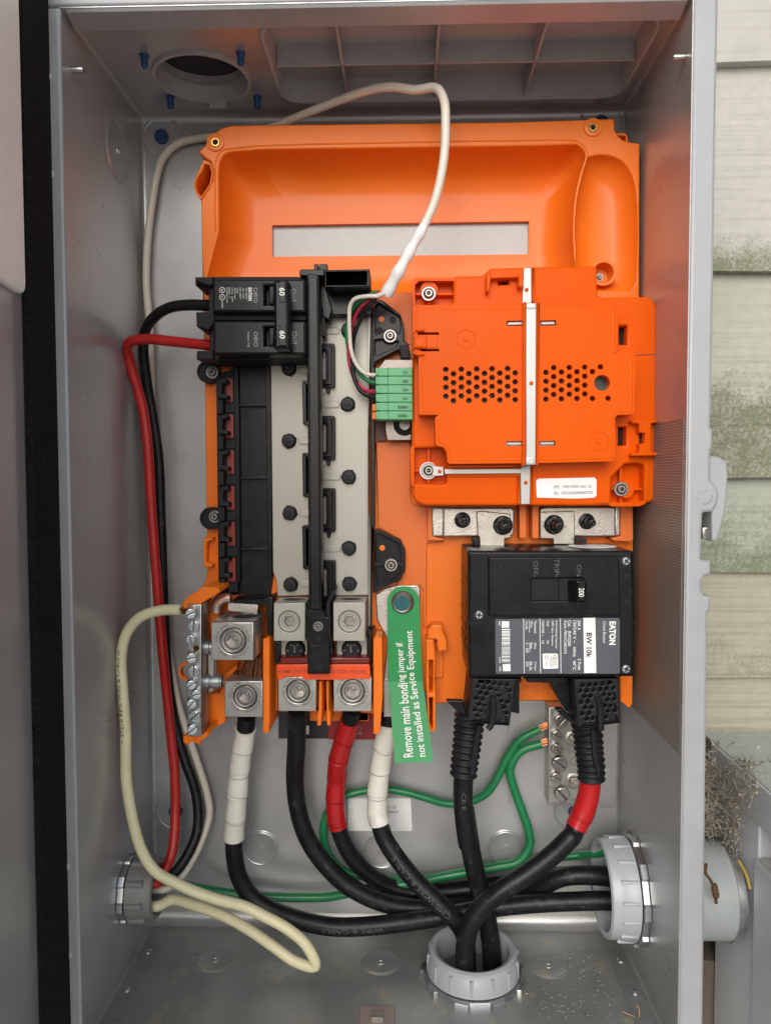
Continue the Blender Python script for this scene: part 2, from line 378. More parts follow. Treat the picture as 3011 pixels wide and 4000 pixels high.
# the two grey boxes at the right edge
SLATE = mat('blue_grey_painted_metal', (.47,.485,.51), .42, .1, .05, 60, .05)
jb = thing('junction_box', (.6, -.02, -1.05), 'shaded grey junction box with a pale lid that the conduit fitting enters', 'box')
mb = MB(); mb.prism([(.478,-1.05),(.76,-1.05),(.76,-.5553),(.478,-.5553)], .0935, .0215, bev=.002); mb.obj('box_body', SLATE, jb)
mb = MB(); mb.prism([(.4765,-.555),(.762,-.555),(.762,-.526),(.4765,-.526)], .30, .0105, bev=.002); ld = mb.obj('lid', SLATE, jb)
mb = MB(); mb.prism([(.4785,-.0125),(.76,-.0125),(.76,.298),(.4785,.298)][::-1], -.5245, -.5262, bev=.0008, mapf=lambda a, b_, ww: Vector((a, -b_, ww))); mb.obj('lid_top', mat('pale_weathered_paint', (.40,.42,.38), .5, 0, .08, 60, .1, 500, (.18,.13,.08), 45, .62, .7), ld)
zb = P(2941, 3354, 95).z
ub = thing('utility_box', (.6, -.2, -1.05), 'blue grey metal box with a pale top at the lower right corner of the photo', 'box')
mb = MB(); mb.prism([(.475,-1.05),(.76,-1.05),(.76,zb-.0015),(.475,zb-.0015)], .30, .0952, bev=.0025, seg=3); mb.obj('box_body', SLATE, ub)
mb = MB(); mb.prism([(.4775,.0965),(.76,.0965),(.76,.298),(.4775,.298)], zb+.0006, zb-.0014, bev=.0012, mapf=lambda a, b_, ww: Vector((a, -b_, ww))); mb.obj('top_panel', mat('cream_grey_paint', (.46,.45,.42), .4, .1, .04, 40, .05), ub)
mb = MB(); o = P(2745, 3690, -10)
mb.prism([(.452,-1.05),(.4885,-1.05),(.4885,o.z+.002),(.452,o.z+.004)], .017, -.012, bev=.002)
tag(mb.obj('timber_post', mat('old_brown_timber', (.13,.10,.075), .8, 0, .3, 60, .8, 120, stretch=(1,1,.15))), 'old brown weathered timber strip standing under the grey conduit fitting', 'post')
# cobweb and nest litter
rs = random.Random(3); mb = MB()
WEBC = [(2640,2870,2770,3010,6,.5),(2640,2960,2800,3270,26,1),(2650,3080,2890,3250,42,.8),(2740,2950,2960,3120,40,.7),(2830,3160,2900,3340,58,.5),(2660,2890,3010,2985,10,.5)]
def webd(u, v): return max(8+max(0, (v-2880)/400)*44, 650-.2545*FPX*1000/(u-1570) if u > 2700 and v > 2960 else 0)+rs.uniform(0, 16)
nodes = []
for x0, y0, x1, y1, dd, dens in WEBC:
    for k in range(int((x1-x0)*(y1-y0)/75*dens)):
        u, v = rs.uniform(x0, x1), rs.uniform(y0, y1)
        if v < 3000-(u-2640)*.06 and rs.random() < .55: continue
        nodes.append((u, v, webd(u, v)))
for i, n1 in enumerate(nodes):           # lacy net: each knot tied to its nearest neighbours
    near = sorted((abs(n1[0]-n2[0])+abs(n1[1]-n2[1]), j) for j, n2 in enumerate(nodes) if j != i and abs(n1[0]-n2[0]) < 26 and abs(n1[1]-n2[1]) < 26)[:3]
    for _, j in near:
        if j > i or rs.random() < .3:
            n2 = nodes[j]; m_ = ((n1[0]+n2[0])/2+rs.uniform(-4, 4), (n1[1]+n2[1])/2+rs.uniform(-1, 6), (n1[2]+n2[2])/2)
            mb.tube([P(*n1), P(*m_), P(*n2)], rs.choice((.00018, .00026, .00034)), 3, step=.004, cap=False)
for k in range(420):                      # longer slack threads over the net
    u, v, dd = rs.choice(nodes); an = rs.gauss(.7, .9); L = rs.uniform(40, 130); du, dv = math.cos(an)*L/2, math.sin(an)*L/2
    q = [(max(2632, u-du), v-dv), (u+rs.uniform(-8, 8), v+rs.uniform(0, 12)), (max(2632, min(3020, u+du)), v+dv)]
    mb.tube([P(x, y, webd(x, y)) for x, y in q], rs.choice((.00010, .00015, .00022)), 3, step=.004, cap=False)
for k in range(60):
    e = [(rs.uniform(2640, 2700), rs.uniform(2890, 3260)), (rs.uniform(2780, 3005), rs.uniform(3000, 3260))]
    mb.tube([P(e[0][0], e[0][1], 20), P((e[0][0]+e[1][0])/2, (e[0][1]+e[1][1])/2+25, webd((e[0][0]+e[1][0])/2, e[1][1])), P(e[1][0], e[1][1], webd(*e[1]))], rs.choice((.00008, .00013)), 3, step=.01, cap=False)
tag(mb.obj('cobweb', mat('dusty_web', (.50,.45,.37), .9, 0, .3, 200)), 'tangled dusty cobweb full of litter beside the enclosure above the conduit fitting', 'cobweb', kind='stuff')
mb = MB()
for k in range(500):
    u, v, dd = rs.choice(nodes); c = P(u+rs.uniform(-8, 8), v+rs.uniform(-8, 8), dd-rs.uniform(0, 5)); s = rs.uniform(.0003, .0010)*rs.choice((1,1,1,2.4))
    A = Matrix.Rotation(rs.uniform(0, 6.3), 3, 'X') @ Matrix.Rotation(rs.uniform(0, 6.3), 3, 'Y')
    mb.cm = rs.choice((0, 0, 1, 1, 2))
    mb.add([c+A @ Vector(q)*s for q in ((-1,-.25,0),(1,-.3,.2),(.9,.3,-.1),(-1,.35,.15))], [[0,1,2,3]])
tag(mb.obj('nest_litter', [mat('dark_leaf_litter', (.06,.045,.03), .9, 0, .4, 300), mat('brown_leaf_litter', (.15,.11,.065), .9, 0, .3, 300), mat('pale_litter', (.5,.46,.38), .9, 0, .2, 300)]),
    'brown leaf crumbs and bark litter caught in the cobweb', 'litter', kind='stuff')
mb = MB(); mb.tube([P(*q) for q in ((2012+1240/1.665,2500+1460/1.665,104),(2755,3412,100),(2775,3440,98),(2790,3480,97),(2797,3530,96))], .0012, 6)
for k in range(3): mb.lathe(P(2790+k*3, 3470+k*14, 98), (0.2,0,1), [(0,-.004),(.0025,-.001),(.0022,.002),(0,.004)], 8, False)
tag(mb.obj('dead_twig', mat('dry_brown_twig', (.10,.055,.025), .85, 0, .3, 200)), 'dry brown seed stalk stuck to the side of the conduit fitting', 'twig')
# ================================================================== enclosure
enc = thing('electrical_enclosure', (W/2, 0, -H), 'open silver grey steel electrical enclosure mounted on the cream siding', 'enclosure')
mb = MB(); TH = .0015
hubC = PZ(790, 300, 0); hubC = (hubC.x, hubC.y); hubR = .0345
pc = [PZ(*q, 0) for q in cB(25,225)+cC(880,200)+cC(660,590)+cB(200,650)]
px0, px1 = pc[0].x+.001, W-.0105; py0, py1 = -.131, -.022
TOPM = lambda a, b, ww: Vector((a, b, ww))
rect = lambda x0, y0, x1, y1: [(x0,y0),(x1,y0),(x1,y1),(x0,y1)]
panelhole = rnd(rect(px0, py0, px1, py1), .020, 6)
mb.prism(rect(-TH, -D, W+TH, .001), 0, TH, [circ(hubC, hubR, 36), panelhole], 0, TOPM)
mb.prism(rect(-TH, -D, 0, .001), -.0005, -H-.012, [], 0, TOPM)                                       # left
mb.prism([(-D,-H-.012),(.001,-H-.012),(.001,0),(-D,0)], W, W+TH, [circ((RB.y, RB.z), .036, 36)], 0, lambda a, b, ww: Vector((ww, a, b)))
mb.prism(rect(0, -H-.001, W, .001), 0, -TH, [], 0, XZ)
BBC = Vector((.2725, -.068, -H))
mb.prism(rect(0, -D, W, .001), -H, -H-TH, [circ((BBC.x, BBC.y), .034, 36)], 0, TOPM)
def cove(p0, p1, e1, e2, r, n=5):      # rounded inner corner along p0-p1; e1, e2 point into the room
    e1, e2 = Vector(e1), Vector(e2); vs = []; fs = []
    for q in (p0, p1):
        for j in range(n+1):
            a = j/n*math.pi/2; vs.append(Vector(q)+e1*(r*(1-math.sin(a)))+e2*(r*(1-math.cos(a))))
    for j in range(n): fs.append([j, j+1, n+1+j+1, n+1+j])
    mb.add(vs, fs)
Xp, Xm, Ym, Zp, Zm = (1,0,0), (-1,0,0), (0,-1,0), (0,0,1), (0,0,-1)
cove((0,0,0), (W,0,0), Ym, Zm, .006); cove((0,0,-H), (W,0,-H), Ym, Zp, .009)
cove((0,0,0), (0,0,-H), Xp, Ym, .003); cove((W,0,0), (W,0,-H), Xm, Ym, .003)
cove((0,-D,0), (0,0,0), Xp, Zm, .0025); cove((W,-D,0), (W,0,0), Xm, Zm, .0025)
mb.obj('box_shell', PAINT, enc, 50)
# return lip at the top of the opening and the front flanges
mb = MB(); mb.prism([(-D+.0004,-.0002),(-D+.017,-.0002),(-D+.017,-.0040),(-D+.0145,-.0064),(-D+.0015,-.0020)], W-.003, .003, bev=0.0, mapf=lambda a, b, ww: Vector((ww, a, b)))
mb.obj('drip_lip', PAINT, enc)
F0 = D*1000
def dz(px): return P(*px, F0)
lx = lambda L: [(q.x, q.z) for q in (P(x, y, F0) for x, y in L)]
mb = MB()
mb.prism([(-.0130,-H-.03),(-.0003,-H-.03),(-.0003,.0),(-.0130,.0)], D+.001, D-.010, bev=.0018, seg=3); mb.obj('left_flange', FLANGE, enc)
mb = MB(); mb.prism([(-.0135,.0004),(W+.0135,.0004),(W+.0135,.018),(-.0135,.018)], D+.001, D-.010, bev=.0018, seg=3); mb.obj('top_flange', FLANGE, enc)
outl = cS(650,0, 632,900, 620,1600, 612,2212) + cV(392,0, 383,150, 404,170, 404,345, 386,352, 380,600)
arc = cV(400,625, 440,665, 458,735, 448,800, 420,862, 400,886)
outl += arc + cV(330,888, 318,900, 300,1280, 312,1300, 388,1303, 388,1430, 335,1440, 314,1470, 306,1500, 308,1560, 320,1595, 340,1610, 385,1612, 383,1735, 360,1752, 355,2212) + [(2745,4000),(2741,4170)]
oz = lx(outl); xi = W+.0003
oz = [(x, z) for x, z in oz if z < -.0005]
mb = MB(); mb.prism([(xi, oz[-1][1])]+[(xi, -.0003), (oz[0][0], -.0003)]+oz, D+.001, D-.010, bev=.0022, seg=3)
for L in ((275,775, 288,715, 350,692), (328,816, 385,796, 405,740)):
    pts = [P(x, y, F0+1) for x, y in cV(*L)]; mb.tube(Path(pts), .0006, 6)
mb.obj('right_flange', FLANGE, enc)
mb = MB(); mb.p(rnd(cV(376,396, 450,408, 527,445, 540,560, 530,700, 510,900, 470,1050, 436,1140, 398,1140, 394,890, 376,880), 6), F0-2.5, F0-17, bev=1.2, seg=3)
lh = mb.obj('latch_handle', FLANGE, enc)
mb = MB(); mb.p(cV(318,1020, 400,1010, 400,1130, 318,1120), F0-9, F0-24, bev=1); mb.p(cV(322,880, 400,880, 400,1020, 322,1025), F0-20, F0-24, bev=0); mb.obj('latch_hook', STEEL, enc)
def inst(parent, name, key, mk, mats, loc, rot=None):      # alike pieces share one mesh
    if key not in inst.c:
        b = MB(); mk(b); inst.c[key] = b.mesh(name, mats, Vector((0,0,0)))
    o = link(name, inst.c[key], loc, parent)
    if rot: o.rotation_euler = rot
    return o
inst.c = {}
def rivet(b, r=.0022): b.lathe((0,0,0), (0,-1,0), [(r*1.15,0),(r*1.1,.0004),(r*.75,.0008),(r*.45,.0009),(r*.4,.0003),(0,.0003)], 16, False)
for x, y in cA(315,495, 332,1132)+cM(433,1475)+cT(620,210, 637,1035): inst(enc, 'rivet', 'rivet', rivet, FLANGE, P(x, y, F0+1))
# guide pins near the top of both side walls
for v, wx, ax, y in ((453/1.665, 0, 1, -.1345), (370/1.665, W, -1, -.138)):
    q = P(300 if ax > 0 else 2650, v, -y*1000); mb = MB(); mb.lathe((wx, y, q.z), (ax,0,0), [(.0024,0),(.0024,.0008),(.0021,.0010),(.0021,.0076),(.0016,.0085),(0,.0085)], 16, False); mb.obj('guide_pin', STEEL, enc)
# knock-outs: pressed discs with a groove and a pierced centre
def knock(b, r=.0145):
    b.lathe((0,0,0), (0,-1,0), [(r+.0013,0.00005),(r+.0004,.0006),(r-.0004,.0002),(r-.0012,.0007),(r-.0022,.0004),(.0032,.0004),(.0030,.0011),(.0016,.0012),(.0012,.0003),(0,.0003)], 40, False)
for x, y in cN(1030,522)+cO(152,542, 957,520): inst(enc, 'knockout', 'ko', knock, PAINT, P(x, y, 0))
for x, y in cN(735,1255)+cO(145,1270, 1235,1293): inst(enc, 'knockout', 'kof', knock, FLOORP, PZ(x, y, -H+.0006), (-math.pi/2,0,0))
q = PX(*cA(765,985)[0], 0); inst(enc, 'knockout', 'kol', lambda b: knock(b, .0225), PAINT, q, (0,0,math.pi/2))
def washer(b, r=.0168): b.lathe((0,0,0), (0,-1,0), [(r+.0012,0),(r+.0004,.0008),(r-.0006,.0009),(r-.0014,.0002),(0,.0002)], 40, False)
def blueb(b): b.lathe((0,0,0), (0,-1,0), [(.0058,0),(.0058,.003),(.0042,.0045),(0,.0046)], 14, False)
for x, y in cA(1055,892)+cM(1145,1112)+[(2245,3172)]+cC(575,800):
    inst(enc, 'mounting_boss', 'wash', washer, PAINT, P(x, y, 0)); inst(enc, 'mounting_bolt', 'blueb', blueb, BLUE, P(x, y, .2))
# hub opening in the top with rim, cap and clip
hc = Vector((hubC[0], hubC[1], 0))
mb = MB(); mb.lathe(hc, Zm, [(hubR+.002,0),(hubR+.002,.0022),(hubR-.0005,.0022),(hubR-.002,-.010),(hubR-.0026,-.010),(hubR-.0012,-.001),(hubR-.001,-.02)], 44, False); mb.obj('hub_rim', TRIM, enc)
mb = MB(); mb.lathe(hc, Zp, [(hubR-.0008,.018),(hubR*.9,.0185),(0,.0185)], 40, False); mb.obj('hub_cap', mat('dark_cap', (.03,.03,.032), .6), enc)
mb = MB(); mb.box(hc+Vector((.0035,hubR-.001,-.001)), (.0135,.0025,.012), .0006); mb.obj('cap_clip', TRIM, enc)
def bscrew(b): b.lathe((0,0,0), Zm, [(.0034,0),(.0034,.001),(.0026,.0015)]+[(.0026-.0003*(k % 2), .002+.0006*k) for k in range(9)]+[(.0025,.0078),(.0016,.009),(0,.009)], 14, False)
for x, y in cA(938,368, 1565,352, 1108,640)+cB(8,640): inst(enc, 'hub_screw', 'bsc', bscrew, BLUE, PZ(x, y-8, 0))
# access panel pressed into the top
mb = MB(); pr = panelhole
vs = []; fs = []
k = len(pr)
for off, z in ((-.0022,-.0004),(0,-.0022),(.0012,-.0018),(.002,.001),(.004,.016)):
    vs += [(x, y, z) for x, y in (offs(pr, off) if area(pr) > 0 else offs(pr[::-1], off))]
for j in range(4):
    for i in range(k): fs.append([j*k+i, j*k+(i+1) % k, (j+1)*k+(i+1) % k, (j+1)*k+i])
mb.add(vs, fs); mb.add([(px0-.01,py0-.01,.0155),(px1+.01,py0-.01,.0155),(px1+.01,py1+.01,.0155),(px0-.01,py1+.01,.0155)], [[0,1,2,3]])
ap = mb.obj('access_panel', mat('grey_plastic_panel', (.40,.385,.375), .5, 0, .05, 60, .15), enc)
rx = [PZ(*q, .004).x for q in ((1332,200),(1706,200),(2096,200))]
mb = MB(); mb.box(((px0+px1)/2, PZ(1700, 226, .004).y, .008), (px1-px0-.008, .0016, .016), .0003); mb.obj('rib', TRIM, ap)
for x in rx: mb = MB(); mb.box((x, (py0+py1)/2, .0082), (.0016, py1-py0-.006, .0164), .0003); mb.obj('rib', TRIM, ap)
# floor: dusty sheet, corner strips with rivets, clip plate
mb = MB(); mb.prism(rect(.002, -D, W-.002, -.0085), -H+.0006, -H+.0002, [circ((BBC.x, BBC.y), .034, 36)], 0, TOPM); mb.obj('floor_sheet', FLOORP, enc)
for wx, sg in ((0, 1), (W, -1)):
    xs = sorted((wx+sg*.0035, wx+sg*.019)); mb = MB(); mb.prism(rect(xs[0], -D, xs[1], -.036), -H+.0018, -H+.0006, bev=.0005, mapf=TOPM)
    cs = mb.obj('corner_strip', mat('scuffed_paint%d' % sg, (.30,.305,.30), .4, .55, .08, 80, .2, 900, (.16,.16,.12), 60, .58, .72), enc)
    for t in ((-.049, -.087, -.128) if sg < 0 else (-.046, -.092)): inst(cs, 'rivet', 'frivet', lambda b: b.lathe((0,0,0), Zp, [(.0030,0),(.0028,.0009),(.0016,.0018),(0,.0020)], 14, False), ZINC, Vector((wx+sg*.010, t, -H+.0018)))
mb = MB(); mb.prism(rnd(rect(*[f(q) for f, q in ((lambda v: v.x, PZ(1402,4000,-H)), (lambda v: -.142, 0), (lambda v: v.x, PZ(1542,4000,-H)), (lambda v: v.y, PZ(1470,3942,-H)))]), .003), -H+.0022, -H+.0006, bev=.0006, mapf=TOPM)
cp = mb.obj('clip_plate', mat('brown_grey_plastic', (.30,.23,.20), .45, 0, .05), enc)
mb = MB(); q = PZ(1473, 3995, -H); mb.box((q.x, q.y, -H+.0035), (.009,.006,.004), .0006); mb.obj('clip', WORN, cp)
# stickers on the back wall
for nm, (a, b, c, e), mm in (('terminal_label', (345,1238,806,1426), LABELL), ('terminal_label', (806,1210,1216,1428), mat('black_label', (.025,.025,.027), .4)), ('terminal_label', (1216,1205,1620,1436), LABELR)):
    mb = MB(); mb.p(RC(cK, a, b, c, e), .45, .05, bev=0); tl = mb.obj(nm, mm, enc)
    if a > 700:
        mb = MB(); text(mb, '1' if a < 900 else '2', cK(1043 if a < 900 else 1466, 1358)[0], 12 if a < 900 else 17, 36, 0, .6); mb.obj('digit', LABELW if a < 900 else GPRINT, tl)
mb = MB(); mb.p(rnd(cL(-85,1290, 425,1290, 436,1555, -85,1555), 8), .45, .05, bev=0); sl_ = mb.obj('serial_label', mat('silver_label', (.74,.74,.72), .4, 0, .03), enc)
mb = MB(); text(mb, '01–D', cL(270,1363)[0], 36, 11, 0, .6); text(mb, '000AWH', cL(278,1400)[0], 47, 11, 0, .6); mb.obj('print', DPRINT, sl_)
# reflective mesh tape on the right wall
ms = mat('brown_mesh_tape', (.23,.195,.165), .45, .2, .12, 250); n = ms.node_tree.nodes; l = ms.node_tree.links; b = n['Principled BSDF']
tcn = [x for x in n if x.type == 'TEX_COORD'][0]; src = b.inputs['Base Color'].links[0].from_socket
wv = n.new('ShaderNodeTexWave'); wv.wave_type = 'BANDS'; wv.bands_direction = 'Z'; wv.inputs['Scale'].default_value = 160; wv.inputs['Distortion'].default_value = .4; wv.inputs['Detail'].default_value = 2; wv.inputs['Detail Scale'].default_value = 30
l.new(tcn.outputs['Object'], wv.inputs['Vector']); mr = n.new('ShaderNodeMapRange'); mr.inputs['From Min'].default_value = .8; mr.inputs['From Max'].default_value = 1; l.new(wv.outputs['Fac'], mr.inputs['Value'])
mx = n.new('ShaderNodeMix'); mx.data_type = 'RGBA'; l.new(mr.outputs[0], mx.inputs['Factor']); l.new(src, mx.inputs['A']); mx.inputs['B'].default_value = (.50,.45,.38,1); l.new(mx.outputs['Result'], b.inputs['Base Color'])
ta, tb = PX(*cG(1120,1055)[0], W), PX(*cQ(1075,748)[0], W)
mb = MB(); mb.prism([(ta.y, tb.z),(ta.y, ta.z),(-.022, ta.z),(-.022, tb.z)], W-.0005, W-.0001, [], 0, lambda a, b_, ww: Vector((ww, a, b_))); mb.obj('mesh_tape', ms, enc)
# door, swung open towards the viewer about its hinge at the left
HG = Vector((-.0131, -D-.001, 0)); DA = math.atan2(.119, 1); DU = Vector((math.sin(DA), -math.cos(DA), 0)); DN = Vector((math.cos(DA), math.sin(DA), 0))
DM = lambda u, v, ww: HG+DU*u+DN*ww+Vector((0, 0, v))
def PD(px, py, off=0):                # pixel -> (u, z) on the door's inner face
    q = ray(px, py); o = HG+DN*off; t = (o-CAM).dot(DN)/q.dot(DN); p = CAM+q*t; return (p-HG).dot(DU), p.z
mb = MB(); mb.prism([(-.001,-H-.05),(.43,-H-.05),(.43,.03),(-.001,.03)], 0, -.010, bev=.002, mapf=DM); dr = mb.obj('door', PAINT, enc)
g0, g1 = -.001, PD(113, 1000, .005)[0]
mb = MB(); mb.prism([(g0,-H-.04),(g1,-H-.04),(g1,.02),(g0,.02)], .0055, .0005, bev=.0016, mapf=DM, seg=3); mb.obj('gasket', FOAM, dr)
pu, pz = PD(90, 1152, .003); pu = PD(84, 600, .003)[0]
mb = MB(); mb.prism(rnd([(pu, pz),(.41, pz),(.41,.012),(pu,.012)], .008), .004, .0005, bev=.0018, mapf=DM, seg=3); mb.obj('inner_panel', CREAMP, dr)
# ================================================================== screws (meshes shared between alike pieces)
SLOTM = mat('dark_slot_metal', (.10,.10,.10), .5, .6, .1)
def star(r, n=6): return [((r if i % 2 else r*.72)*math.cos(math.pi*i/n), (r if i % 2 else r*.72)*math.sin(math.pi*i/n)) for i in range(2*n)]
def torx(b, r, wash=True):
    if wash: b.lathe((0,0,0), (0,-1,0), [(r,0),(r,.0007),(r*.93,.001),(r*.7,.001)], 24, False)
    hr = r*.72
    b.lathe((0,0,0), (0,-1,0), [(hr,.0008),(hr*.97,.0016),(hr*.8,.0026),(hr*.62,.003)], 24, False)
    b.prism(circ((0,0), hr*.62, 24), .003, .0008, [star(hr*.46)], 0, back=False)
    b.cm = 1; b.prism(star(hr*.47), .0014, .0009, [], 0); b.cm = 0
    b.lathe((0,0,0), (0,-1,0), [(hr*.10,.001),(hr*.10,.0027),(0,.0028)], 8, False)
def slot(b, r):
    h = .0018
    for s in (1, -1):
        pts = [(x, y) for x, y in circ((0,0), r, 28) if y*s > r*.10]
        pts.sort(key=lambda q: q[0]*s)
        x0 = math.sqrt(r*r-(r*.10)**2)
        b.prism([(-x0*s, r*.10*s)]+pts+[(x0*s, r*.10*s)], h, 0, bev=r*.12)
    b.cm = 1; b.prism(circ((0,0), r*.95, 20), h*.5, 0, [], 0); b.cm = 0
def phil(b, r):
    b.lathe((0,0,0), (0,-1,0), [(r,0),(r,.0004),(r*.85,.0011),(r*.66,.0014)], 24, False)
    c = r*.17; q = r*.6; cr = [(-c,-q),(c,-q),(c,-c),(q,-c),(q,c),(c,c),(c,q),(-c,q),(-c,c),(-q,c),(-q,-c),(-c,-c)]
    b.prism(circ((0,0), r*.66, 24), .0014, .0003, [cr], 0, back=False)
    b.cm = 1; b.prism([(x*1.02, y*1.02) for x, y in cr], .0005, .0003, [], 0)
def screw(parent, kind, c, rpx, d, mats=None, turn=0, name='screw'):
    r = rpx*mp(d); key = kind+'%.4f' % r
    fn = {'torx': torx, 'slot': slot, 'phil': phil}[kind]
    return inst(parent, name, key+(mats[0].name if mats else ''), lambda b: fn(b, r), mats or [SCREWM, VOID], P(c[0], c[1], d), (0, math.radians(turn), 0))
def sc(r, s=2.081): return r/s
# ================================================================== orange mounting tray
tray = thing('mounting_tray', P(1650, 2740, 20), 'large orange plastic mounting tray fixed to the back of the enclosure', 'tray')
TO = rnd(cA(1475,815),60) if 0 else None
outl = (rnd(cA(1665,812), 0) if 0 else cA(1500,812, 1440,828, 1400,860, 1345,930, 1290,985, 1330,1022, 1372,1050, 1388,1110, 1380,1180, 1345,1240, 1307,1297, 1312,1665)
        + cD(1330,700, 1340,1640) + cH(225,830, 228,1080, 222,1150, 186,1236, 320,1260) + cK(330,200, 330,420, 300,560, 300,1000, 372,1215, 690,1240, 800,1200, 1575,1225) + cL(120,770, 185,770, 190,560, 215,420, 560,430, 620,520) + cJ(300,1396, 790,1396, 1240,1396, 1285,1330)
        + [(2472,2600),(2474,1990),(2497,1600),(2498,1000)] + cC(830,930, 770,920, 725,910, 690,880, 668,845, 664,768, 0,790) )
b1 = rnd(sm(cA(1425,1500, 1423,1200, 1425,1090, 1440,1030, 1475,995, 1540,982, 1665,976))+sm(cB(0,970)+cC(0,948, 380,938, 430,945, 464,975, 476,1022))+sm(cC(476,1026, 440,1150, 408,1300, 396,1480, 402,1640))+[(2236,1110),(2215,1144)]+cE(240,285, 205,250), 0, 1)
b2 = sm(cC(490,1022, 560,1006, 640,1012, 720,1052, 775,1130, 803,1240, 812,1400, 814,1560))+[(2484,1100),(2460,1135),(2290,1135),(2256,1110)]+sm(cC(412,1640, 406,1480, 418,1300, 448,1150, 486,1032))
mb = MB(); mb.p(outl, 50, 8, holes=[b1, b2], bev=1.2, seg=3); tf = mb.obj('tray_frame', ORANGE, tray, 45)
def basin(loop, steps, win=None):
    w0 = [(q.x, q.z) for q in (P(x, y, 50) for x, y in loop)]
    if area(w0) < 0: w0 = w0[::-1]
    cx = sum(p[0] for p in w0)/len(w0); xs = [p[0] for p in w0]; ys = [p[1] for p in w0]
    x0, x1, y0, y1 = min(xs), max(xs), min(ys), max(ys); mx_, my_ = (x0+x1)/2, (y0+y1)/2
    mb = MB(); vs = []; fs = []; k = len(w0)
    for off, d in steps:
        sx, sy = 1-2*off/(x1-x0), 1-2*off/(y1-y0)
        vs += [(mx_+(x-mx_)*sx, -d/1000, my_+(y-my_)*sy) for x, y in w0]
    for j in range(len(steps)-1):
        for i in range(k): fs.append([j*k+i, j*k+(i+1) % k, (j+1)*k+(i+1) % k, (j+1)*k+i])
    mb.add(vs, fs)
    last = [Vector((v[0], v[2], 0)) for v in vs[-k:]]
    dl = steps[-1][1]/1000
    polys = [last]
    if win:
        wn = [(q.x, q.z) for q in (P(x, y, steps[-1][1]) for x, y in win)]
        if area(wn) > 0: wn = wn[::-1]
        polys.append([Vector((x, z, 0)) for x, z in wn])
    pts = [p for L in polys for p in L]; t = tessellate_polygon(polys)
    mb.add([(p.x, -dl, p.y) for p in pts], [list(q) for q in t])
    if win:
        mb.add([(x, -dl+e, z) for e in (0, .004) for x, z in wn], [[i, (i+1) % len(wn), len(wn)+(i+1) % len(wn), len(wn)+i] for i in range(len(wn))])
    return mb
ST = [(0,48.8),(.0003,45),(.0009,41),(.002,37),(.0038,32),(.0062,27),(.0095,22.5),(.0135,19),(.018,16.8),(.024,15.5)]
win = rnd(cB(105,1462, 105,1668)+cC(110,1652, 110,1436), 5)
basin(b1, ST, win).obj('basin', ORANGE, tray, 75)
basin(b2, [(0,48.8),(.0008,46),(.0024,43),(.0048,40),(.0078,37.5),(.011,35.6),(.014,34.5),(.0165,34)]).obj('basin', ORANGE, tray, 75)
mb = MB(); w2 = [(q.x, q.z) for q in (P(x, y, 14) for x, y in win)]; mb.p([(win[0][0]-20,850),(2095,840),(2095,1015),(1030,1030)], 11, 9, bev=0); mb.obj('backing_strip', WINDOW, tray)
# raised bead round the main basin, bosses with brass inserts, mounting ear
mb = MB(); bead = [P(x, y, 50) for x, y in cA(1400,1500, 1400,1130, 1408,1030, 1450,975, 1530,962)+cB(0,948, 900,925)+cC(0,912, 400,912, 450,930, 480,970, 492,1020)]
mb.tube(Path(bead), .0007, 8); mb.obj('bead', ORANGE, tray)
def insert(b): b.lathe((0,0,0), (0,-1,0), [(.0036,0),(.0036,.0007),(.0030,.0012),(.0024,.0012),(.0022,-.004),(0,-.004)], 20, False)
for x, y in cA(1402,925)+cC(525,827):
    mb = MB(); mb.lathe(P(x, y, 50), (0,-1,0), [(.0069,-.0002),(.0067,.0012),(.0055,.0014),(0,.0014)], 28, False); bo = mb.obj('boss', ORANGE, tray)
    inst(bo, 'threaded_insert', 'ins', insert, BRASS, P(x, y, 51.2))
    mb = MB(); o = P(x, y, 51.9); mb.lathe(o, (0,-1,0), [(.0021,0),(.0021,.0001),(0,.0001)], 14, False); mb.obj('insert_bore', VOID, bo)
mb = MB(); ear = rnd(cA(1320,1035, 1300,1090, 1268,1150, 1258,1200, 1272,1255, 1306,1298, 1340,1250, 1378,1190, 1390,1110, 1372,1045), 4)
eh = rnd(cA(1330,1065, 1315,1110, 1280,1160, 1272,1205, 1284,1245, 1306,1275, 1330,1240, 1362,1190, 1374,1120, 1362,1070), 4)
mb.p(ear, 47, 10, holes=[eh], bev=.7); mb.p(eh, 12, 9, bev=0); eo = mb.obj('mounting_ear', ORANGE, tray)
screw(eo, 'torx', cA(1340,1197)[0], 12, 14)
mb = MB(); mb.lathe(P(*cG(590,110)[0], 46), (0,-1,0), [(.0100,0),(.0100,.002),(.0078,.002),(.006,-.010),(0,-.010)], 28, False); cb = mb.obj('corner_boss', ORANGE, tray); screw(cb, 'torx', cG(566,138)[0], 15, 44)
mb = MB(); mb.p(rnd(cC(664,862, 735,862, 752,880, 754,920, 740,922, 738,880, 664,880), 3), 40, 10, bev=.6); mb.obj('corner_tab', ORANGE, tray)
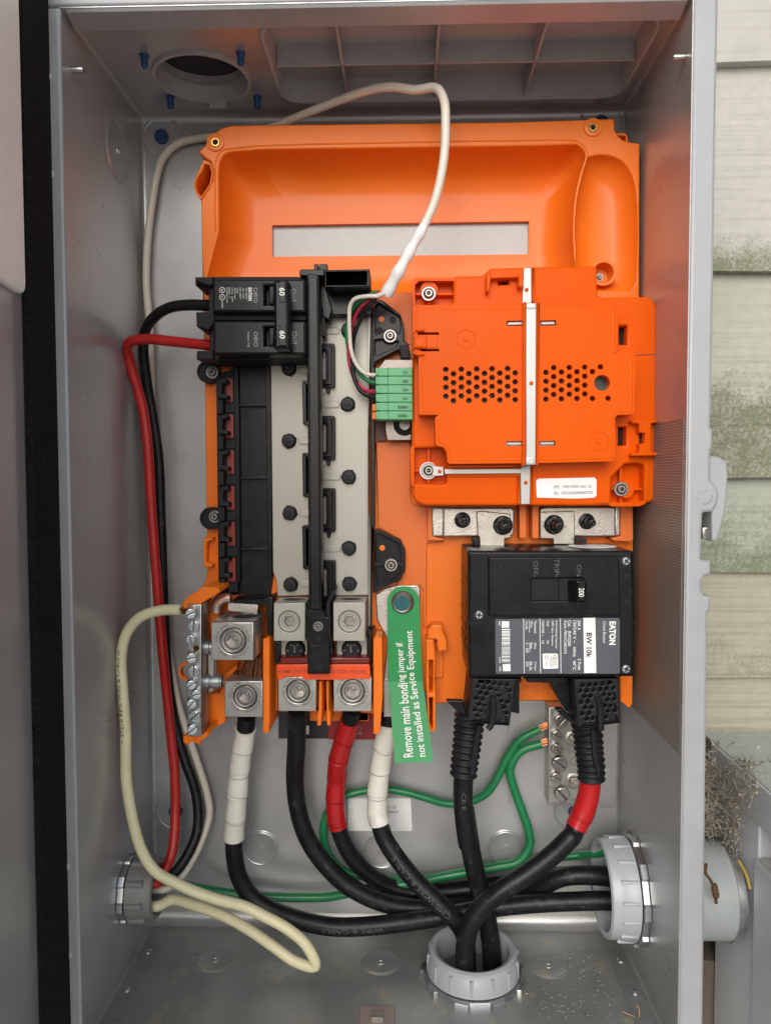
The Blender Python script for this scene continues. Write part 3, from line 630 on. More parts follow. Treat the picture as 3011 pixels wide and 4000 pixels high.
# lower deck: flat plates at their own levels
mb = MB(); mb.p(rnd(cI(138,50)+cF(138,1505, 424,1505)+cI(424,500, 440,560, 586,590, 586,850, 690,855, 690,870, 555,880, 553,1560, 527,1560, 524,1250, 500,1222, 300,1222, 376,1100, 378,930, 340,850, 160,750), 4), 52.5, 40, bev=.8); mb.obj('centre_deck', DECK, tray)
mb = MB(); mb.p(cF(0,297, 440,297, 440,720, 0,720), 50.8, 49, bev=.5); mb.obj('upper_deck', DECK, tray)
mb = MB(); mb.p(rnd(cI(560,585, 600,585, 600,820, 690,842, 700,858, 560,858), 3), 58, 50, bev=.6); mb.obj('busbar_cradle', DECK, tray)
for a in (1310, 1412): mb = MB(); mb.p(cI(a,540, a+54,540, a+54,838, a,838), 66, 50, bev=.5); mb.obj('divider', DECK, tray)
mb = MB(); mb.p(rnd(cJ(1130,120, 1285,120, 1288,340, 1275,360, 1165,356, 1132,340, 1205,325, 1205,140), 3), 62, 50, bev=.7); mb.obj('busbar_cradle', DECK, tray)
mb = MB(); mb.p(rnd(cJ(1200,1180, 1285,1180, 1283,1420, 1260,1444, 1205,1400), 5), 70, 20, bev=1); mb.obj('guard_fin', ORANGE, tray)
mb = MB(); mb.p(rnd(cH(195,850, 207,832, 275,832, 275,850, 225,868, 222,1040, 275,1048, 268,1072, 197,1076), 3), 58, 46, bev=.7); mb.obj('side_clip', ORANGE, tray)
mb = MB(); mb.p(rnd(cI(560,1590, 595,1540, 685,1545, 690,1600, 718,1660)+cL(725,20, 720,95, 650,105, 636,40, 640,0, 560,0), 5), 66, 50, bev=1.5); mb.obj('tray_clip', ORANGE, tray)
mb = MB(); mb.p(rnd(cL(560,0, 690,0, 690,310, 560,310), 6), 53, 50, bev=1); mb.obj('raised_pad', ORANGE, tray)
mb = MB(); o = cL(550,0, 612,0, 626,150, 618,300, 628,440, 626,745, 590,750, 562,640, 552,330); h1 = cL(572,165, 606,162, 604,430, 574,434); h2 = cL(572,470, 606,466, 604,730, 580,732)
mb.p(rnd(o, 4), 72, 34, holes=[rnd(h1,3), rnd(h2,3)], bev=.7); mb.p(cL(560,20, 615,20, 615,735, 580,735), 36, 32, bev=0); mb.obj('side_rail', ORANGE, tray)
def fin(px, dF, dB): mb = MB(); mb.p(px, dF, dB, bev=.7); return mb.obj('divider', ORANGE, tray)
fin(rnd(cK(680,620, 735,600, 735,1290, 728,1385, 680,1385), 4), 78, 12)
fin(rnd(cK(1135,960, 1160,960, 1160,1180, 1152,1322, 1120,1325, 1122,1240, 1132,1190), 3), 76, 12)
fin(rnd(cK(1192,960, 1216,960, 1216,1180, 1232,1240, 1230,1322, 1200,1322, 1198,1220), 3), 76, 12)
fin(rnd(cK(1577,620, 1596,590, 1648,610, 1652,1100, 1630,1392, 1578,1392), 4), 80, 12)
mb = MB(); mb.p(cK(1060,1185, 1540,1170, 1540,1285, 1060,1285), 30, 10, bev=.6); mb.obj('bottom_rib', ORANGE, tray)
mb = MB(); mb.p(cL(0,590, 85,590, 85,665, 0,665), 30, 10, bev=.6); mb.obj('bottom_rib', ORANGE, tray)
mb = MB()
for i, ch in enumerate('OPEN'[1:]): text(mb, ch, cJ(590+i*68,1315)[0], 27, 24, 0, 50.3)
mb.obj('moulded_word', DECK, tray)
# holder of the neutral bar
mb = MB(); mb.p(rnd(cK(30,315, 60,280, 190,195, 320,200, 325,240, 175,330, 175,372, 30,372), 3), 92, 60, bev=.7)
mb.p(rnd(cK(30,1410, 58,1398, 175,1408, 232,1360, 240,1405, 172,1450, 160,1490, 132,1460, 80,1460, 70,1488, 32,1460), 2), 92, 62, bev=.7)
mb.p(cK(225,330, 330,230, 330,420, 250,560, 250,640, 232,640), 66, 55, bev=.5)
mb.p(cK(232,1060, 330,1060, 372,900, 470,820, 470,860, 380,960, 375,1290, 232,1380), 64, 52, bev=.5)
mb.obj('bar_holder', ORANGE, tray)
mb = MB(); mb.lathe(P(*cK(85,865)[0], 60), (0,-1,0), [(.0074,0),(.0074,.006),(.0054,.006),(.0054,0)], 24, False); mb.obj('holder_ring', ORANGE, tray)
# ================================================================== black breaker base with two beige busbars
base = thing('breaker_base', P(1150, 2300, 46), 'black plastic panelboard base with two long beige busbars', 'panelboard')
mb = MB(); mb.p(rnd(cE(455,880)+cH(470,0, 470,1210, 440,1260, 350,1290, 350,1300, 745,1300, 770,1110, 750,1090, 735,0)+cE(720,880), 3), 51.6, 44, bev=.6)
mb.p(cE(700,890, 740,890)+cH(750,0, 752,1150, 722,1150), 58, 44, bev=.6)
mb.p(cE(440,900, 478,900)+cH(488,0, 494,1190, 470,1225, 465,1225), 58, 44, bev=.6)
bp = mb.obj('base_panel', BLACK, base)
for c in (cE(462,1200, 705,1200, 705,1222, 462,1222), cH(480,335, 720,335, 722,357, 480,357), cH(485,915, 725,915, 726,937, 485,937)):
    mb = MB(); mb.p(c, 56, 49, bev=.5); mb.obj('rib', BLACK, base)
for c in (cE(535,935), cE(535,1282), cH(548,410), cH(553,987)):
    mb = MB(); mb.lathe(P(*c[0], 51.6), (0,-1,0), [(.0033,0),(.0033,.0003),(0,.0003)], 20, False); mb.obj('ejector_mark', BLACKM, bp)
mb = MB(); mb.p(rnd(cE(300,1000, 345,950, 460,910)+cH(470,0, 470,1205, 445,1235, 330,1250, 318,1190), 3), 57, 46, bev=.5); rl = mb.obj('breaker_rail', BLACKM, base)
YS = [1000+990/2.081+i*(292/2.081) for i in range(6)]
for i, y in enumerate(YS):
    sk = i*4/2.081
    mb = MB(); mb.p(rnd([(878+sk,y+2),(909+sk,y+2),(910+sk,y+94),(880+sk,y+94)], 5), 58.2, 57, bev=0); mb.obj('red_insulator', DARKRED, base)
    mb = MB(); x0 = 700+297/2.081+sk
    mb.p([(x0,y+8),(x0+40,y+2),(x0+44,y+16),(x0+24,y+22),(x0+22,y+60),(x0+44,y+66),(x0+46,y+80),(x0+24,y+80),(x0+2,y+78)], 69, 57, bev=.7); mb.p([(x0+22,y+20),(x0+38,y+24),(x0+38,y+64),(x0+22,y+62)], 60, 58, bev=.2)
    mb.p([(x0+3,y+84),(x0+26,y+84),(x0+27,y+140),(x0+4,y+140)], 66, 57, bev=.6); mb.p([(x0+38,y+102),(x0+76,y+102),(x0+76,y+136),(x0+38,y+136)], 59.5, 57, bev=.4); mb.obj('rail_hook', BLACKM, base)
for c in (cE(270,945), cH(292,662)):
    cx, cy = c[0]; mb = MB(); mb.lathe(P(cx-4, cy+4, 48), (0,-1,0), [(.0088,0),(.0088,.010),(.0075,.010),(.0072,.0085),(0,.0085)], 30, False); e_ = mb.obj('screw_ear', BLACKM, base); screw(e_, 'torx', (cx, cy), 25, 57)
# beige busbars with stamped slots
LB = cE(742,850, 1040,850)+cH(1050,0, 1055,1300, 800,1310, 790,1180, 762,1110, 750,0)
RB_ = cE(1150,470, 1555,470)+cH(1535,0, 1535,620, 1548,650, 1555,900, 1555,1555, 1535,1555, 1535,1300, 1100,1310, 1100,0)
def pill(x0, x1, y, h): return rnd([(x0,y-h),(x1,y-h),(x1,y+h),(x0,y+h)], h*.95, 5)
SL = [cE(965,930)[0]+(cE(1060,930)[0][0],), cE(965,1505)[0]+(cE(1060,1505)[0][0],), cH(975,637)[0]+(cH(1070,637)[0][0],), cH(975,1212)[0]+(cH(1070,1212)[0][0],)]
SR = [cE(1150,608)[0]+(cE(1305,608)[0][0],), cE(1150,1207)[0]+(cE(1305,1207)[0][0],), cH(1150,340)[0]+(cH(1310,340)[0][0],), cH(1155,922)[0]+(cH(1315,922)[0][0],)]
for pts, sl in ((LB, SL), (RB_, SR)):
    mb = MB(); mb.p(pts, 58, 54, bev=.6); bb = mb.obj('busbar', BEIGE, base)
    for x, y, x1 in sl:
        mb = MB(); mb.p(pill(x, x1, y, 14.5), 58.7, 58, bev=.5); mb.p(pill(x+4, x1-4, y, 10), 59.0, 58, bev=.3); mb.obj('stamped_rib', BEIGE, bb)
mb = MB(); mb.p(cE(1530,470, 1558,470)+cH(1540,0, 1540,1300, 1530,1300), 62, 55, bev=.5); mb.obj('bar_edge', BEIGE, base)
mb = MB(); mb.p(cE(1555,560, 1592,560)+cH(1590,0, 1590,740, 1565,760, 1562,1560, 1592,1570, 1560,1600, 1558,1300), 60, 44, bev=.6); mb.p(cE(1040,470, 1160,470)+cH(1160,0, 1160,1300, 1040,1300), 56, 44, bev=0); mb.obj('edge_rail', BLACK, base)
# rubber plugs
def plug(b, r=.0052):
    b.lathe((0,0,0), (0,-1,0), [(r*1.12,0),(r*1.08,.0012),(r,.0014),(r,.0045),(r*.86,.0056),(r*.34,.0058),(r*.3,.0072),(0,.0072)], 20, False)
    for k in range(5):
        a = k*2.1; b.lathe((math.cos(a)*r*.85, 0, math.sin(a)*r*.85), (0,-1,0), [(r*.38,0),(r*.33,.0011),(0,.0014)], 8, False)
for i, (x, y) in enumerate(cE(1375,605, 895,915, 1370,1205, 893,1503)+cH(1378,340, 900,632, 1380,918, 908,1213, 1383,1208)):
    inst(base, 'rubber_plug', 'plug', plug, BOOT, P(x, y, 58), (0, i*1.3, 0))
CLIPM = mat('cream_plastic', (.60,.54,.47), .4)
# insulating loops round the stabs
def loop(o, h, f=64):
    mb = MB(); mb.p(rnd(o, 9), f, 56, holes=[rnd(h, 6)], bev=.7); mb.p(offpx(rnd(o, 9), 11), f+1.2, f-.5, holes=[offpx(rnd(h, 6), -7)], bev=.5); return mb.obj('stab_insulator', BLACK, base)
def offpx(L, b):
    L = L if area(L) > 0 else L[::-1]; return offs(L, b)
for k in range(4):
    dy = k*589
    if k < 3:
        o = cE(998,1010+dy, 1090,1010+dy, 1090,1370+dy, 1004,1370+dy); h = cE(1026,1035+dy, 1085,1035+dy, 1085,1345+dy, 1028,1345+dy); loop(o, h)
        mb = MB(); mb.p(cE(1030,1042+dy, 1085,1042+dy, 1085,1340+dy, 1032,1340+dy), 59.5, 57, bev=0); mb.obj('slot_shade', VOID, base)  # dark plate painting the shade inside the left loops
    e = k*2.3; o = cE(1100,708+dy, 1262+e,708+dy, 1264+e,1068+dy, 1100,1068+dy); h = cE(1105,772+dy, 1190+e,772+dy, 1192+e,1005+dy, 1105,1005+dy); loop(o, h)
    mb = MB(); mb.p(cE(1110,778+dy, 1186+e,778+dy, 1188+e,1000+dy, 1110,1000+dy), 59.2, 58.2, bev=.1); mb.obj('stab', BEIGE, base)
    if k < 3: mb = MB(); mb.p(rnd(cE(1192+e,1060+dy, 1228+e,1060+dy, 1222+e,1115+dy, 1200+e,1115+dy), 4), 62, 56, bev=.4); mb.obj('insulator_tail', BLACK, base)
    for y in (1085, 790): mb = MB(); mb.p(cE(1140,y+dy-15, 1186,y+dy-12, 1184,y+dy+25, 1140,y+dy+28), 61, 57, bev=.4); mb.obj('stab_clip', CLIPM, base)
# centre bar, its foot and its screws
mb = MB(); mb.p(rnd(cE(1036,150, 1060,138, 1128,150, 1136,175)+cH(1148,0, 1156,1430, 1052,1420, 1046,0), 3), 97, 78, bev=1.0); mb.p(rnd(cE(1050,170, 1122,170)+cH(1136,0, 1143,1415, 1066,1415, 1060,0), 3), 98, 96, bev=.6)
mb.p(cE(1044,160, 1130,160)+cH(1140,0, 1150,1400, 1056,1400, 1052,0), 80, 60, bev=.5); br = mb.obj('centre_bar', BLACK, base)
mb = MB(); mb.p(rnd(cK(1018,425, 1050,380, 1155,380, 1190,425, 1190,440, 1222,440, 1222,905, 1042,905, 1042,440), 3), 95, 48, bev=1); mb.p(cK(1190,330, 1215,260, 1255,205, 1262,240, 1225,340, 1225,450, 1190,440), 88, 62, bev=.6)
ft = mb.obj('bar_foot', BLACK, base)
mb = MB(); mb.p(rnd(cK(1062,440, 1195,440, 1195,690, 1066,690), 8), 96.2, 95, holes=[rnd(cK(1078,455, 1182,455, 1180,670, 1080,665), 8)], bev=.5); mb.obj('foot_bezel', BLACKM, ft)
mb = MB(); mb.lathe(P(*cK(1130,613)[0], 95.1), (0,-1,0), [(.0021,.0),(.0021,.0004),(0,.0004)], 14, False); mb.obj('spare_hole', VOID, ft)
mb = MB(); mb.lathe(P(*cK(1132,838)[0], 95), (0,-1,0), [(.0033,0),(.0033,.0003),(0,.0003)], 18, False); mb.obj('ejector_mark', BLACKM, ft)
screw(ft, 'torx', cK(1130,513)[0], 20, 95)
# black ears with screws on the right side of the base
for fn, o, pk, s in ((0, cF(105,430, 160,350, 200,360, 340,470, 368,560, 372,690, 410,712, 412,760, 425,828, 350,828, 325,760, 140,860, 132,905, 118,905), [cF(138,385, 170,385, 330,490, 342,560, 330,640, 300,600, 215,600, 138,640), cF(135,680, 195,675, 215,700, 330,690, 300,740, 150,805, 135,800)], cF(257,650)),
                     (1, cI(130,770, 150,765, 340,850, 376,930, 378,1090, 340,1180, 200,1240, 140,1280, 118,1285), [cI(142,805, 175,808, 320,880, 342,940, 340,1040, 300,1010, 215,1010, 142,1045), cI(142,1075, 200,1065, 230,1100, 345,1065, 330,1130, 260,1190, 150,1235)], cI(265,1055))):
    mb = MB(); mb.p(rnd(o, 4), 62, 46, holes=[rnd(h, 5) for h in pk], bev=.8)
    for h in pk: mb.p(offpx(rnd(h, 5), -1), 58, 56, bev=0)
    e_ = mb.obj('base_ear', BLACK, base); screw(e_, 'torx', s[0], 26, 62)
    mb = MB(); c = (cF(187,514) if fn == 0 else cI(193,915))[0]; mb.lathe(P(*c, 57.8), (0,-1,0), [(.0022,0),(.0022,.001),(0,.0012)], 16, False); mb.obj('orange_peg', ORANGE, e_)
    for c in ((cF(278,518, 170,605) if fn == 0 else cI(285,920, 180,1105))): mb = MB(); mb.lathe(P(*c, 58), (0,-1,0), [(.0028,0),(.0028,.0004),(0,.0004)], 16, False); mb.obj('ejector_mark', BLACKM, e_)
mb = MB(); mb.lathe(P(*cI(220,1185)[0], 58), (0,-1,0), [(.0042,0),(.0040,.004),(.0022,.004),(.0022,.001),(0,.001)], 20, False); mb.obj('screw_socket', BLACK, base)
mb = MB(); mb.p(rnd(cF(330,725, 410,715, 412,800, 425,830, 345,825), 2), 66, 58, bev=.5)
for k in range(4): a = 350+k*20; mb.p(cF(a,822, a+9,822, a+9,836, a,836), 66, 60, bev=.2)
mb.obj('ear_clip', BLACKM, base)
# socket box at the top of the base
mb = MB(); mb.p(rnd(cE(1182,110, 1548,102, 1552,248, 1184,250), 4), 99, 70, holes=[cE(1198,132, 1524,128, 1524,232, 1198,236)], bev=.8); mb.p(cE(1190,120, 1540,115, 1540,240, 1190,245), 76, 73, bev=0)
mb.p(cE(1548,110, 1556,250, 1566,470, 1200,475, 1186,245), 72, 58, bev=.5)
mb.p(rnd(cE(975,118, 992,104, 1180,104, 1180,160, 1040,160, 978,158), 3), 96, 62, bev=.7); mb.p(cE(1095,60, 1126,60, 1126,115, 1095,115), 94, 84, bev=.5); mb.p(cE(1138,60, 1200,60, 1200,115, 1138,115), 94, 84, bev=.5)
mb.p(cE(1128,200, 1190,260, 1240,430, 1216,515, 1170,490, 1136,260), 80, 62, bev=.6)
mb.p(cE(1136,280, 1150,260, 1185,500, 1185,650, 1140,640), 76, 62, bev=.3); sk = mb.obj('socket_box', BLACK, base)
# ================================================================== two-pole breaker
brk = thing('circuit_breaker', P(970, 1340, 60), 'black two-pole 60 amp circuit breaker clipped on top left of the base', 'circuit breaker')
mb = MB(); mb.p(cE(128,168, 418,165, 1000,165, 1030,172, 1030,472, 140,498, 133,455, 240,450, 240,236, 130,234), 88, 56, bev=.8)
mb.p(cE(140,505, 1030,500, 1030,838, 230,850, 140,838, 140,770, 245,768, 245,590, 138,570), 88, 56, bev=.8)
mb.p(cE(128,168, 270,168, 270,228, 240,240, 130,200), 94, 60, bev=.8); mb.p(cE(135,455, 270,450, 290,505, 270,560, 240,600, 140,570), 94, 60, bev=.8); mb.p(cE(140,770, 270,765, 275,838, 145,838), 94, 60, bev=.8)
mb.obj('breaker_body', BLACKM, brk)
mb = MB(); mb.p(cE(290,462, 1030,462, 1030,520, 290,520), 98, 70, bev=.6); mb.obj('body_joint', BLACKM, brk)
FACE = []
for (x0, y0, x1, y1) in ((270,185,1025,455), (275,525,1028,800)):
    mb = MB(); rc = cE(690,235+(y0-185), 800,235+(y0-185), 800,396+(y0-185)*.98, 690,396+(y0-185)*.98)
    mb.p(rnd(RC(cE, x0,y0,x1,y1), 6), 106, 84, holes=[rc], bev=1.6, seg=3); mb.p(rc, 95, 92, bev=0); FACE.append(mb.obj('pole_face', BLACK, brk))
    mb = MB(); mb.p(cE(725,240+(y0-185), 770,240+(y0-185), 770,390+(y0-185), 725,390+(y0-185)), 104.5, 96, bev=1.5); mb.obj('rocker', BLACK, brk)
mb = MB(); mb.p(rnd(cE(765,195, 888,195, 896,750, 772,755), 7), 121, 103, bev=2, seg=3); hd = mb.obj('handle', BLACK, brk)
mb = MB(); mb.p(cE(812,205, 862,205, 862,375, 812,375), 121.5, 120, bev=.4); mb.p(cE(812,560, 868,560, 868,725, 812,725), 121.5, 120, bev=.4); mb.obj('rating_pad', BLACK, hd)
mb = MB(); text(mb, '60', cE(836,288)[0], 31, 22, 90, 121.7, .02); text(mb, '60', cE(838,638)[0], 31, 22, 90, 121.7, .02); mb.obj('rating', WPRINT, hd)
mb = MB(); D_ = 106.2
for t, x, y, L, h, bo in (('EATON',576,308,50,15,.04),('Type BR260',545,302,44,6.5,0),('Type C260',520,300,40,6.5,0),('120 / 240 V ~',497,308,50,6.5,0),('Cu/Al',474,278,19,6.5,0),('HACR Type',452,303,42,6.5,0),('2 Pole   J-069',430,312,54,6.5,0),('E7819 - T',408,298,40,6.5,0),('LR43556 Dsj.',387,318,60,6.5,0),('LISTED',350,392,28,6,0),('Common Trip',562,678,60,7,0),('UL',348,333,10,9,0),('SA',348,276,9,8,0)):
    text(mb, t, cE(x,y)[0], L, h, 90, D_, bo)
for y in (275, 333): mk_ = MB(); mk_.p(circ(cE(349,y)[0], 11.5, 18), D_, D_-.05, holes=[circ(cE(349,y)[0], 9.6, 18)], bev=0); mk_.obj('approval_mark', WPRINT, brk)
mb.obj('printed_marks', WPRINT, brk)['kind'] = 'stuff'
mb = MB()
for t, x, y, L in (('Off/O',620,316,58),('On/I',930,316,48),('Off/O',622,674,58),('On/I',938,662,48)): text(mb, t, cE(x,y)[0], L, 17, 90, D_)
mb.obj('position_marks', GPRINT, brk)
# ================================================================== red-orange controller module
mod = thing('controller_module', P(2080, 1970, 50), 'red-orange plastic controller module with hexagonal vents and white centre strap', 'controller')
bo = rnd([(1611,1108),(1632,1086)]+cF(776,180, 786,160, 1000,158, 1075,97)+[(1925,1046)]+cF(1430,85)+cG(553,62, 556,250, 575,266, 900,262, 940,320, 938,1560, 905,1600, 800,1616, 500,1624)+cI(540,572, 470,545, 432,480), [10,10,3,3,3,4,0,0,10,4,8,22,22,22,22,4,0,30,30,20], 4)
pk1 = rnd(cF(458,198, 772,195, 772,372, 740,392, 462,392), 5); pk2 = rnd(cI(442,106, 690,98, 712,140, 722,300, 715,385, 690,398, 445,392), 6); pk3 = rnd(cG(648,1440, 735,1352, 830,1345, 858,1360, 856,1600, 820,1612, 640,1612), 8)
w1, w2_ = cG(698,452, 750,450, 748,577, 697,573), cG(692,1110, 743,1110, 742,1230, 690,1234); wt = cF(1133,196, 1224,192, 1222,226, 1140,230)
mb = MB(); mb.p(bo, 84, 46, holes=[pk1, pk2, pk3, w1, w2_, wt], bev=1.8, seg=3); mb.obj('module_base', MODULE, mod)
for c in (w1, w2_, wt): mb = MB(); mb.p(offpx(c, -4), 74, 72, bev=0); mb.obj('dark_recess', VOID, mod)
for pk, sc_, rx0, rx1, ry0, ry1 in ((pk1, cF(570,306), 462,770,200,390), (pk2, cI(570,287), 445,712,104,392), (pk3, cG(708,1516), 645,852,1350,1608)):
    cc = cG if pk is pk3 else (cI if pk is pk2 else cF)
    mb = MB(); mb.p(offpx(pk, -3), 72, 60, bev=0)
    x, y = sc_[0]; q = 5
    mb.p([(x-q,cc(rx0,ry0)[0][1]),(x+q,cc(rx0,ry0)[0][1]),(x+q,cc(rx0,ry1)[0][1]),(x-q,cc(rx0,ry1)[0][1])], 79, 70, bev=.5); mb.p([(cc(rx0,ry0)[0][0],y-q),(cc(rx1,ry0)[0][0],y-q),(cc(rx1,ry0)[0][0],y+q),(cc(rx0,ry0)[0][0],y+q)], 79, 70, bev=.5)
    mb.lathe(P(x, y, 70), (0,-1,0), [(.0066,0),(.0064,.0112),(0,.0112)], 24, False); pf = mb.obj('screw_pocket', MODULE, mod)
    screw(pf, 'torx', (x, y), 29, 81.4)
cv = rnd([(1612,1196)]+cF(450,398, 1345,398, 1470,396)+cG(175,318, 665,312, 685,330, 684,600, 668,640, 690,615, 795,612, 803,630, 797,1015, 785,1030, 685,1032, 668,1052, 668,1310, 645,1335)+cI(1465,225, 740,232, 722,215, 718,140, 690,95)+cF(628,1540, 622,1310, 655,1290, 492,1288, 488,800, 442,790),
         [6,0,0,0,0,8,8,5,3,5,8,8,8,4,6,5,12,12,0,8,6,14,10,6,4,5,6,6,4], 4)
HX = lambda x, y, r=12.2: circ((x, y), r, 6)
hv = []
for i, x in enumerate((710,772,836,898,961,1024,1086,1149,1212,1274)):
    for j in range(4): hv.append(HX(*cF(x, (921 if i % 2 == 0 else 958)+j*72.8-(x-710)*.016)[0]))
for x, ys in ((220,(756,814,872,930)),(271,(725,784,842,900)),(321,(754,812,870,928)),(372,(724,782,840,898)),(422,(752,810,868,926)),(473,(722,781,839,897)),(523,(751,926)),(574,(720,)),(624,(925,))):
    for y in ys: hv.append(HX(*cG(x, y)[0], 12))
slots = [cF(1204,525, 1340,522, 1340,566, 1204,568), cF(1476,522, 1606,519, 1606,563, 1476,566), cF(1198,1506, 1334,1502, 1334,1544, 1198,1546), cF(1468,1503, 1600,1500, 1600,1541, 1468,1543)]
ltc = [cF(445,618, 655,618, 655,638, 445,640), cF(445,756, 655,752, 655,772, 445,776)]
mb = MB(); mb.p(cv, 102, 82, holes=hv+[circ(cG(585,824)[0], 31, 24)]+slots+ltc, bev=2.2 if 0 else 0, seg=3); mb.obj('module_cover', MODULE, mod)
# rounded rim of the cover
mb = MB(); wcv = [(q.x, q.z) for q in (P(x, y, 102) for x, y in cv)]
wcv = wcv if area(wcv) > 0 else wcv[::-1]; vs = []; fs = []; k = len(wcv); lv = [(-.0002,.0985),(-.0001,.0998),(.0005,.1012),(.0016,.1020),(.0026,.10215),(.0034,.1020)]
for off, h in lv: vs += [(x, -h, z) for x, z in offs(wcv, off)]
for j in range(len(lv)-1):
    for i in range(k): fs.append([j*k+i, j*k+(i+1) % k, (j+1)*k+(i+1) % k, (j+1)*k+i])
mb.add(vs, fs); mb.obj('cover_rim', MODULE, mod, 70)
mb = MB(); mb.p(cF(640,870, 1350,860, 1350,1220, 640,1220), 93, 91, bev=0); mb.p(cG(190,690, 665,690, 665,960, 190,960), 93, 91, bev=0); vback = mb.obj('vent_shade_plate', mat('dark_vent_shade', (.02,.028,.022), .4, 0, .5, 500), mod)  # dark plates added behind the vents so the inside looks shaded
rs = random.Random(5); mb = MB()
for k in range(60):
    x, y = rs.uniform(680,1300), rs.uniform(890,1200); s = rs.uniform(6,22); mb.p(cF(x,y, x+s,y, x+s,y+s*.7, x,y+s*.7), 94.5+rs.random(), 92.5, bev=0)
mb.obj('shade_plate_bits', mat('grey_bits', (.10,.10,.10), .4, 0, .6, 600), vback, label=None)['kind'] = 'stuff'  # random small grey blocks on the dark vent plates
for s in slots: mb = MB(); mb.p(offpx(s, 5), 99.5, 97, bev=.3); mb.p(offpx(s, -3), 96, 94, bev=0); mb.obj('spring_clip', ALU, mod)
# latch at the left, top bracket, rails beside the strap
mb = MB(); mb.p(rnd(cF(446,645, 552,642, 556,662, 556,735, 545,748, 446,750), 3), 104.5, 100, bev=1); mb.p(cF(552,648, 640,646, 640,744, 552,746), 102.6, 100, bev=.4); mb.p(cF(462,590, 538,588, 538,606, 462,608), 104.5, 100, bev=.8); mb.p(cF(462,785, 538,783, 538,803, 462,805), 104.5, 100, bev=.8); la = mb.obj('latch', MODULE, mod)
mb = MB(); mb.p(circ(cF(499,690)[0], 21, 20), 104.9, 104.4, holes=[circ(cF(499,690)[0], 16, 20)], bev=.2); mb.obj('pressed_ring', MODULE, la)
mb = MB()
mb.p(rnd(cF(1038,150, 1075,132, 1078,180, 1060,292, 1038,285), 3), 92, 83, bev=.8); mb.p(rnd(cF(1300,150, 1342,150, 1342,230, 1322,260, 1300,240), 3), 92, 83, bev=.8); mb.p(cF(1060,150, 1335,140, 1335,170, 1060,180), 91, 83, bev=.8)
mb.obj('top_bracket', MODULE, mod)
for pts, f in ((cF(1338,376, 1360,362)+cI(1354,250, 1328,250, 1336,0), 105), (cF(1452,372, 1474,362)+cI(1464,245, 1444,245, 1450,0), 105), (cF(1412,86, 1436,84, 1436,370, 1412,372), 87), (cI(1395,250, 1420,250, 1418,566, 1398,566), 87), (cI(1292,320, 1316,320, 1318,564, 1292,566), 87), (cI(740,322, 1310,318, 1310,338, 745,340), 86), (cI(720,240, 1330,232, 1330,268, 720,278), 86)):
    mb = MB(); mb.p(rnd(pts, 3), f, 82, bev=1); mb.obj('rail', MODULE, mod)
for c, r in ((cF(875,672), 37), (cG(562,1205), 39)):
    mb = MB(); mb.p(circ(c[0], r, 32), 102.35, 101.5, holes=[circ(c[0], r-2, 32)], bev=.2); mb.lathe(P(*c[0], 102), (0,-1,0), [(.0017,0),(.0015,.0008),(0,.0009)], 14, False); mb.obj('gate_mark', MODULE, mod)
mb = MB(); mb.p(cG(800,640, 938,636, 938,642, 800,647), 84.4, 83, bev=.1); mb.obj('panel_seam', DARKRED, mod)
mb = MB()
mb.p(rnd(cG(775,1068, 950,1064, 952,1084, 905,1088, 905,1275, 950,1280, 948,1300, 778,1302, 778,1284, 825,1278, 828,1220, 862,1220, 865,1150, 826,1150, 826,1090, 776,1086), 2), 92, 82, bev=.7); mb.obj('h_clip' if 0 else 'side_clip', MODULE, mod)
mb = MB(); mb.p(cG(826,1150, 864,1150, 862,1218, 826,1218), 84.6, 83, bev=0); mb.obj('clip_slot', VOID, mod)
# white strap
mb = MB()
mb.p(cF(1346,95, 1404,93, 1408,380, 1330,384), 86, 84, bev=.5); mb.p(cF(1364,385, 1446,380)+cI(1440,240, 1362,240), 104, 102, bev=.6); mb.p(cF(1366,380, 1448,376, 1448,430, 1366,434), 104.6, 86, bev=1.2)
mb.p(cI(1362,180, 1440,176, 1436,240, 1360,242), 104.4, 86, bev=1.2)
mb.p(cI(700,276, 1320,272, 1322,256, 1398,240, 1394,560, 1320,562, 1316,312, 700,316), 86.5, 84, bev=.5); mb.p(cI(600,258, 690,254, 692,328, 600,332), 83.6, 81, bev=.4)
mb.lathe(P(*cI(566,288)[0], 80.9), (0,-1,0), [(.0064,0),(.0064,.0012),(0,.0012)], 24, False)
stp = mb.obj('strap', ALU, mod)
for c, d in ((cF(1366,274), 86), (cF(1404,1033), 104), (cI(1359,385), 86.5), (cI(659,294), 83.6)):
    mb = MB(); mb.lathe(P(*c[0], d-.1), (0,-1,0), [(.0014,0),(.0013,.0012),(.0007,.0018),(0,.0018)], 14, False); mb.obj('strap_peg', MODULE, stp)
mb = MB(); mb.p(rnd(cG(155,1462, 170,1448, 535,1440, 550,1455, 548,1560, 535,1572, 415,1578, 160,1572), 5), 84.8, 84.2, bev=.1); lb = mb.obj('serial_label', LABELW, mod)
mb = MB(); text(mb, '(P)  1921707–01–C', cG(394,1503)[0], 146, 14.5, -.6, 84.95, .012); text(mb, '(S)  GF22502000077D', cG(398,1543)[0], 150, 14.5, -.6, 84.95, .012); mb.obj('print', DPRINT, lb)
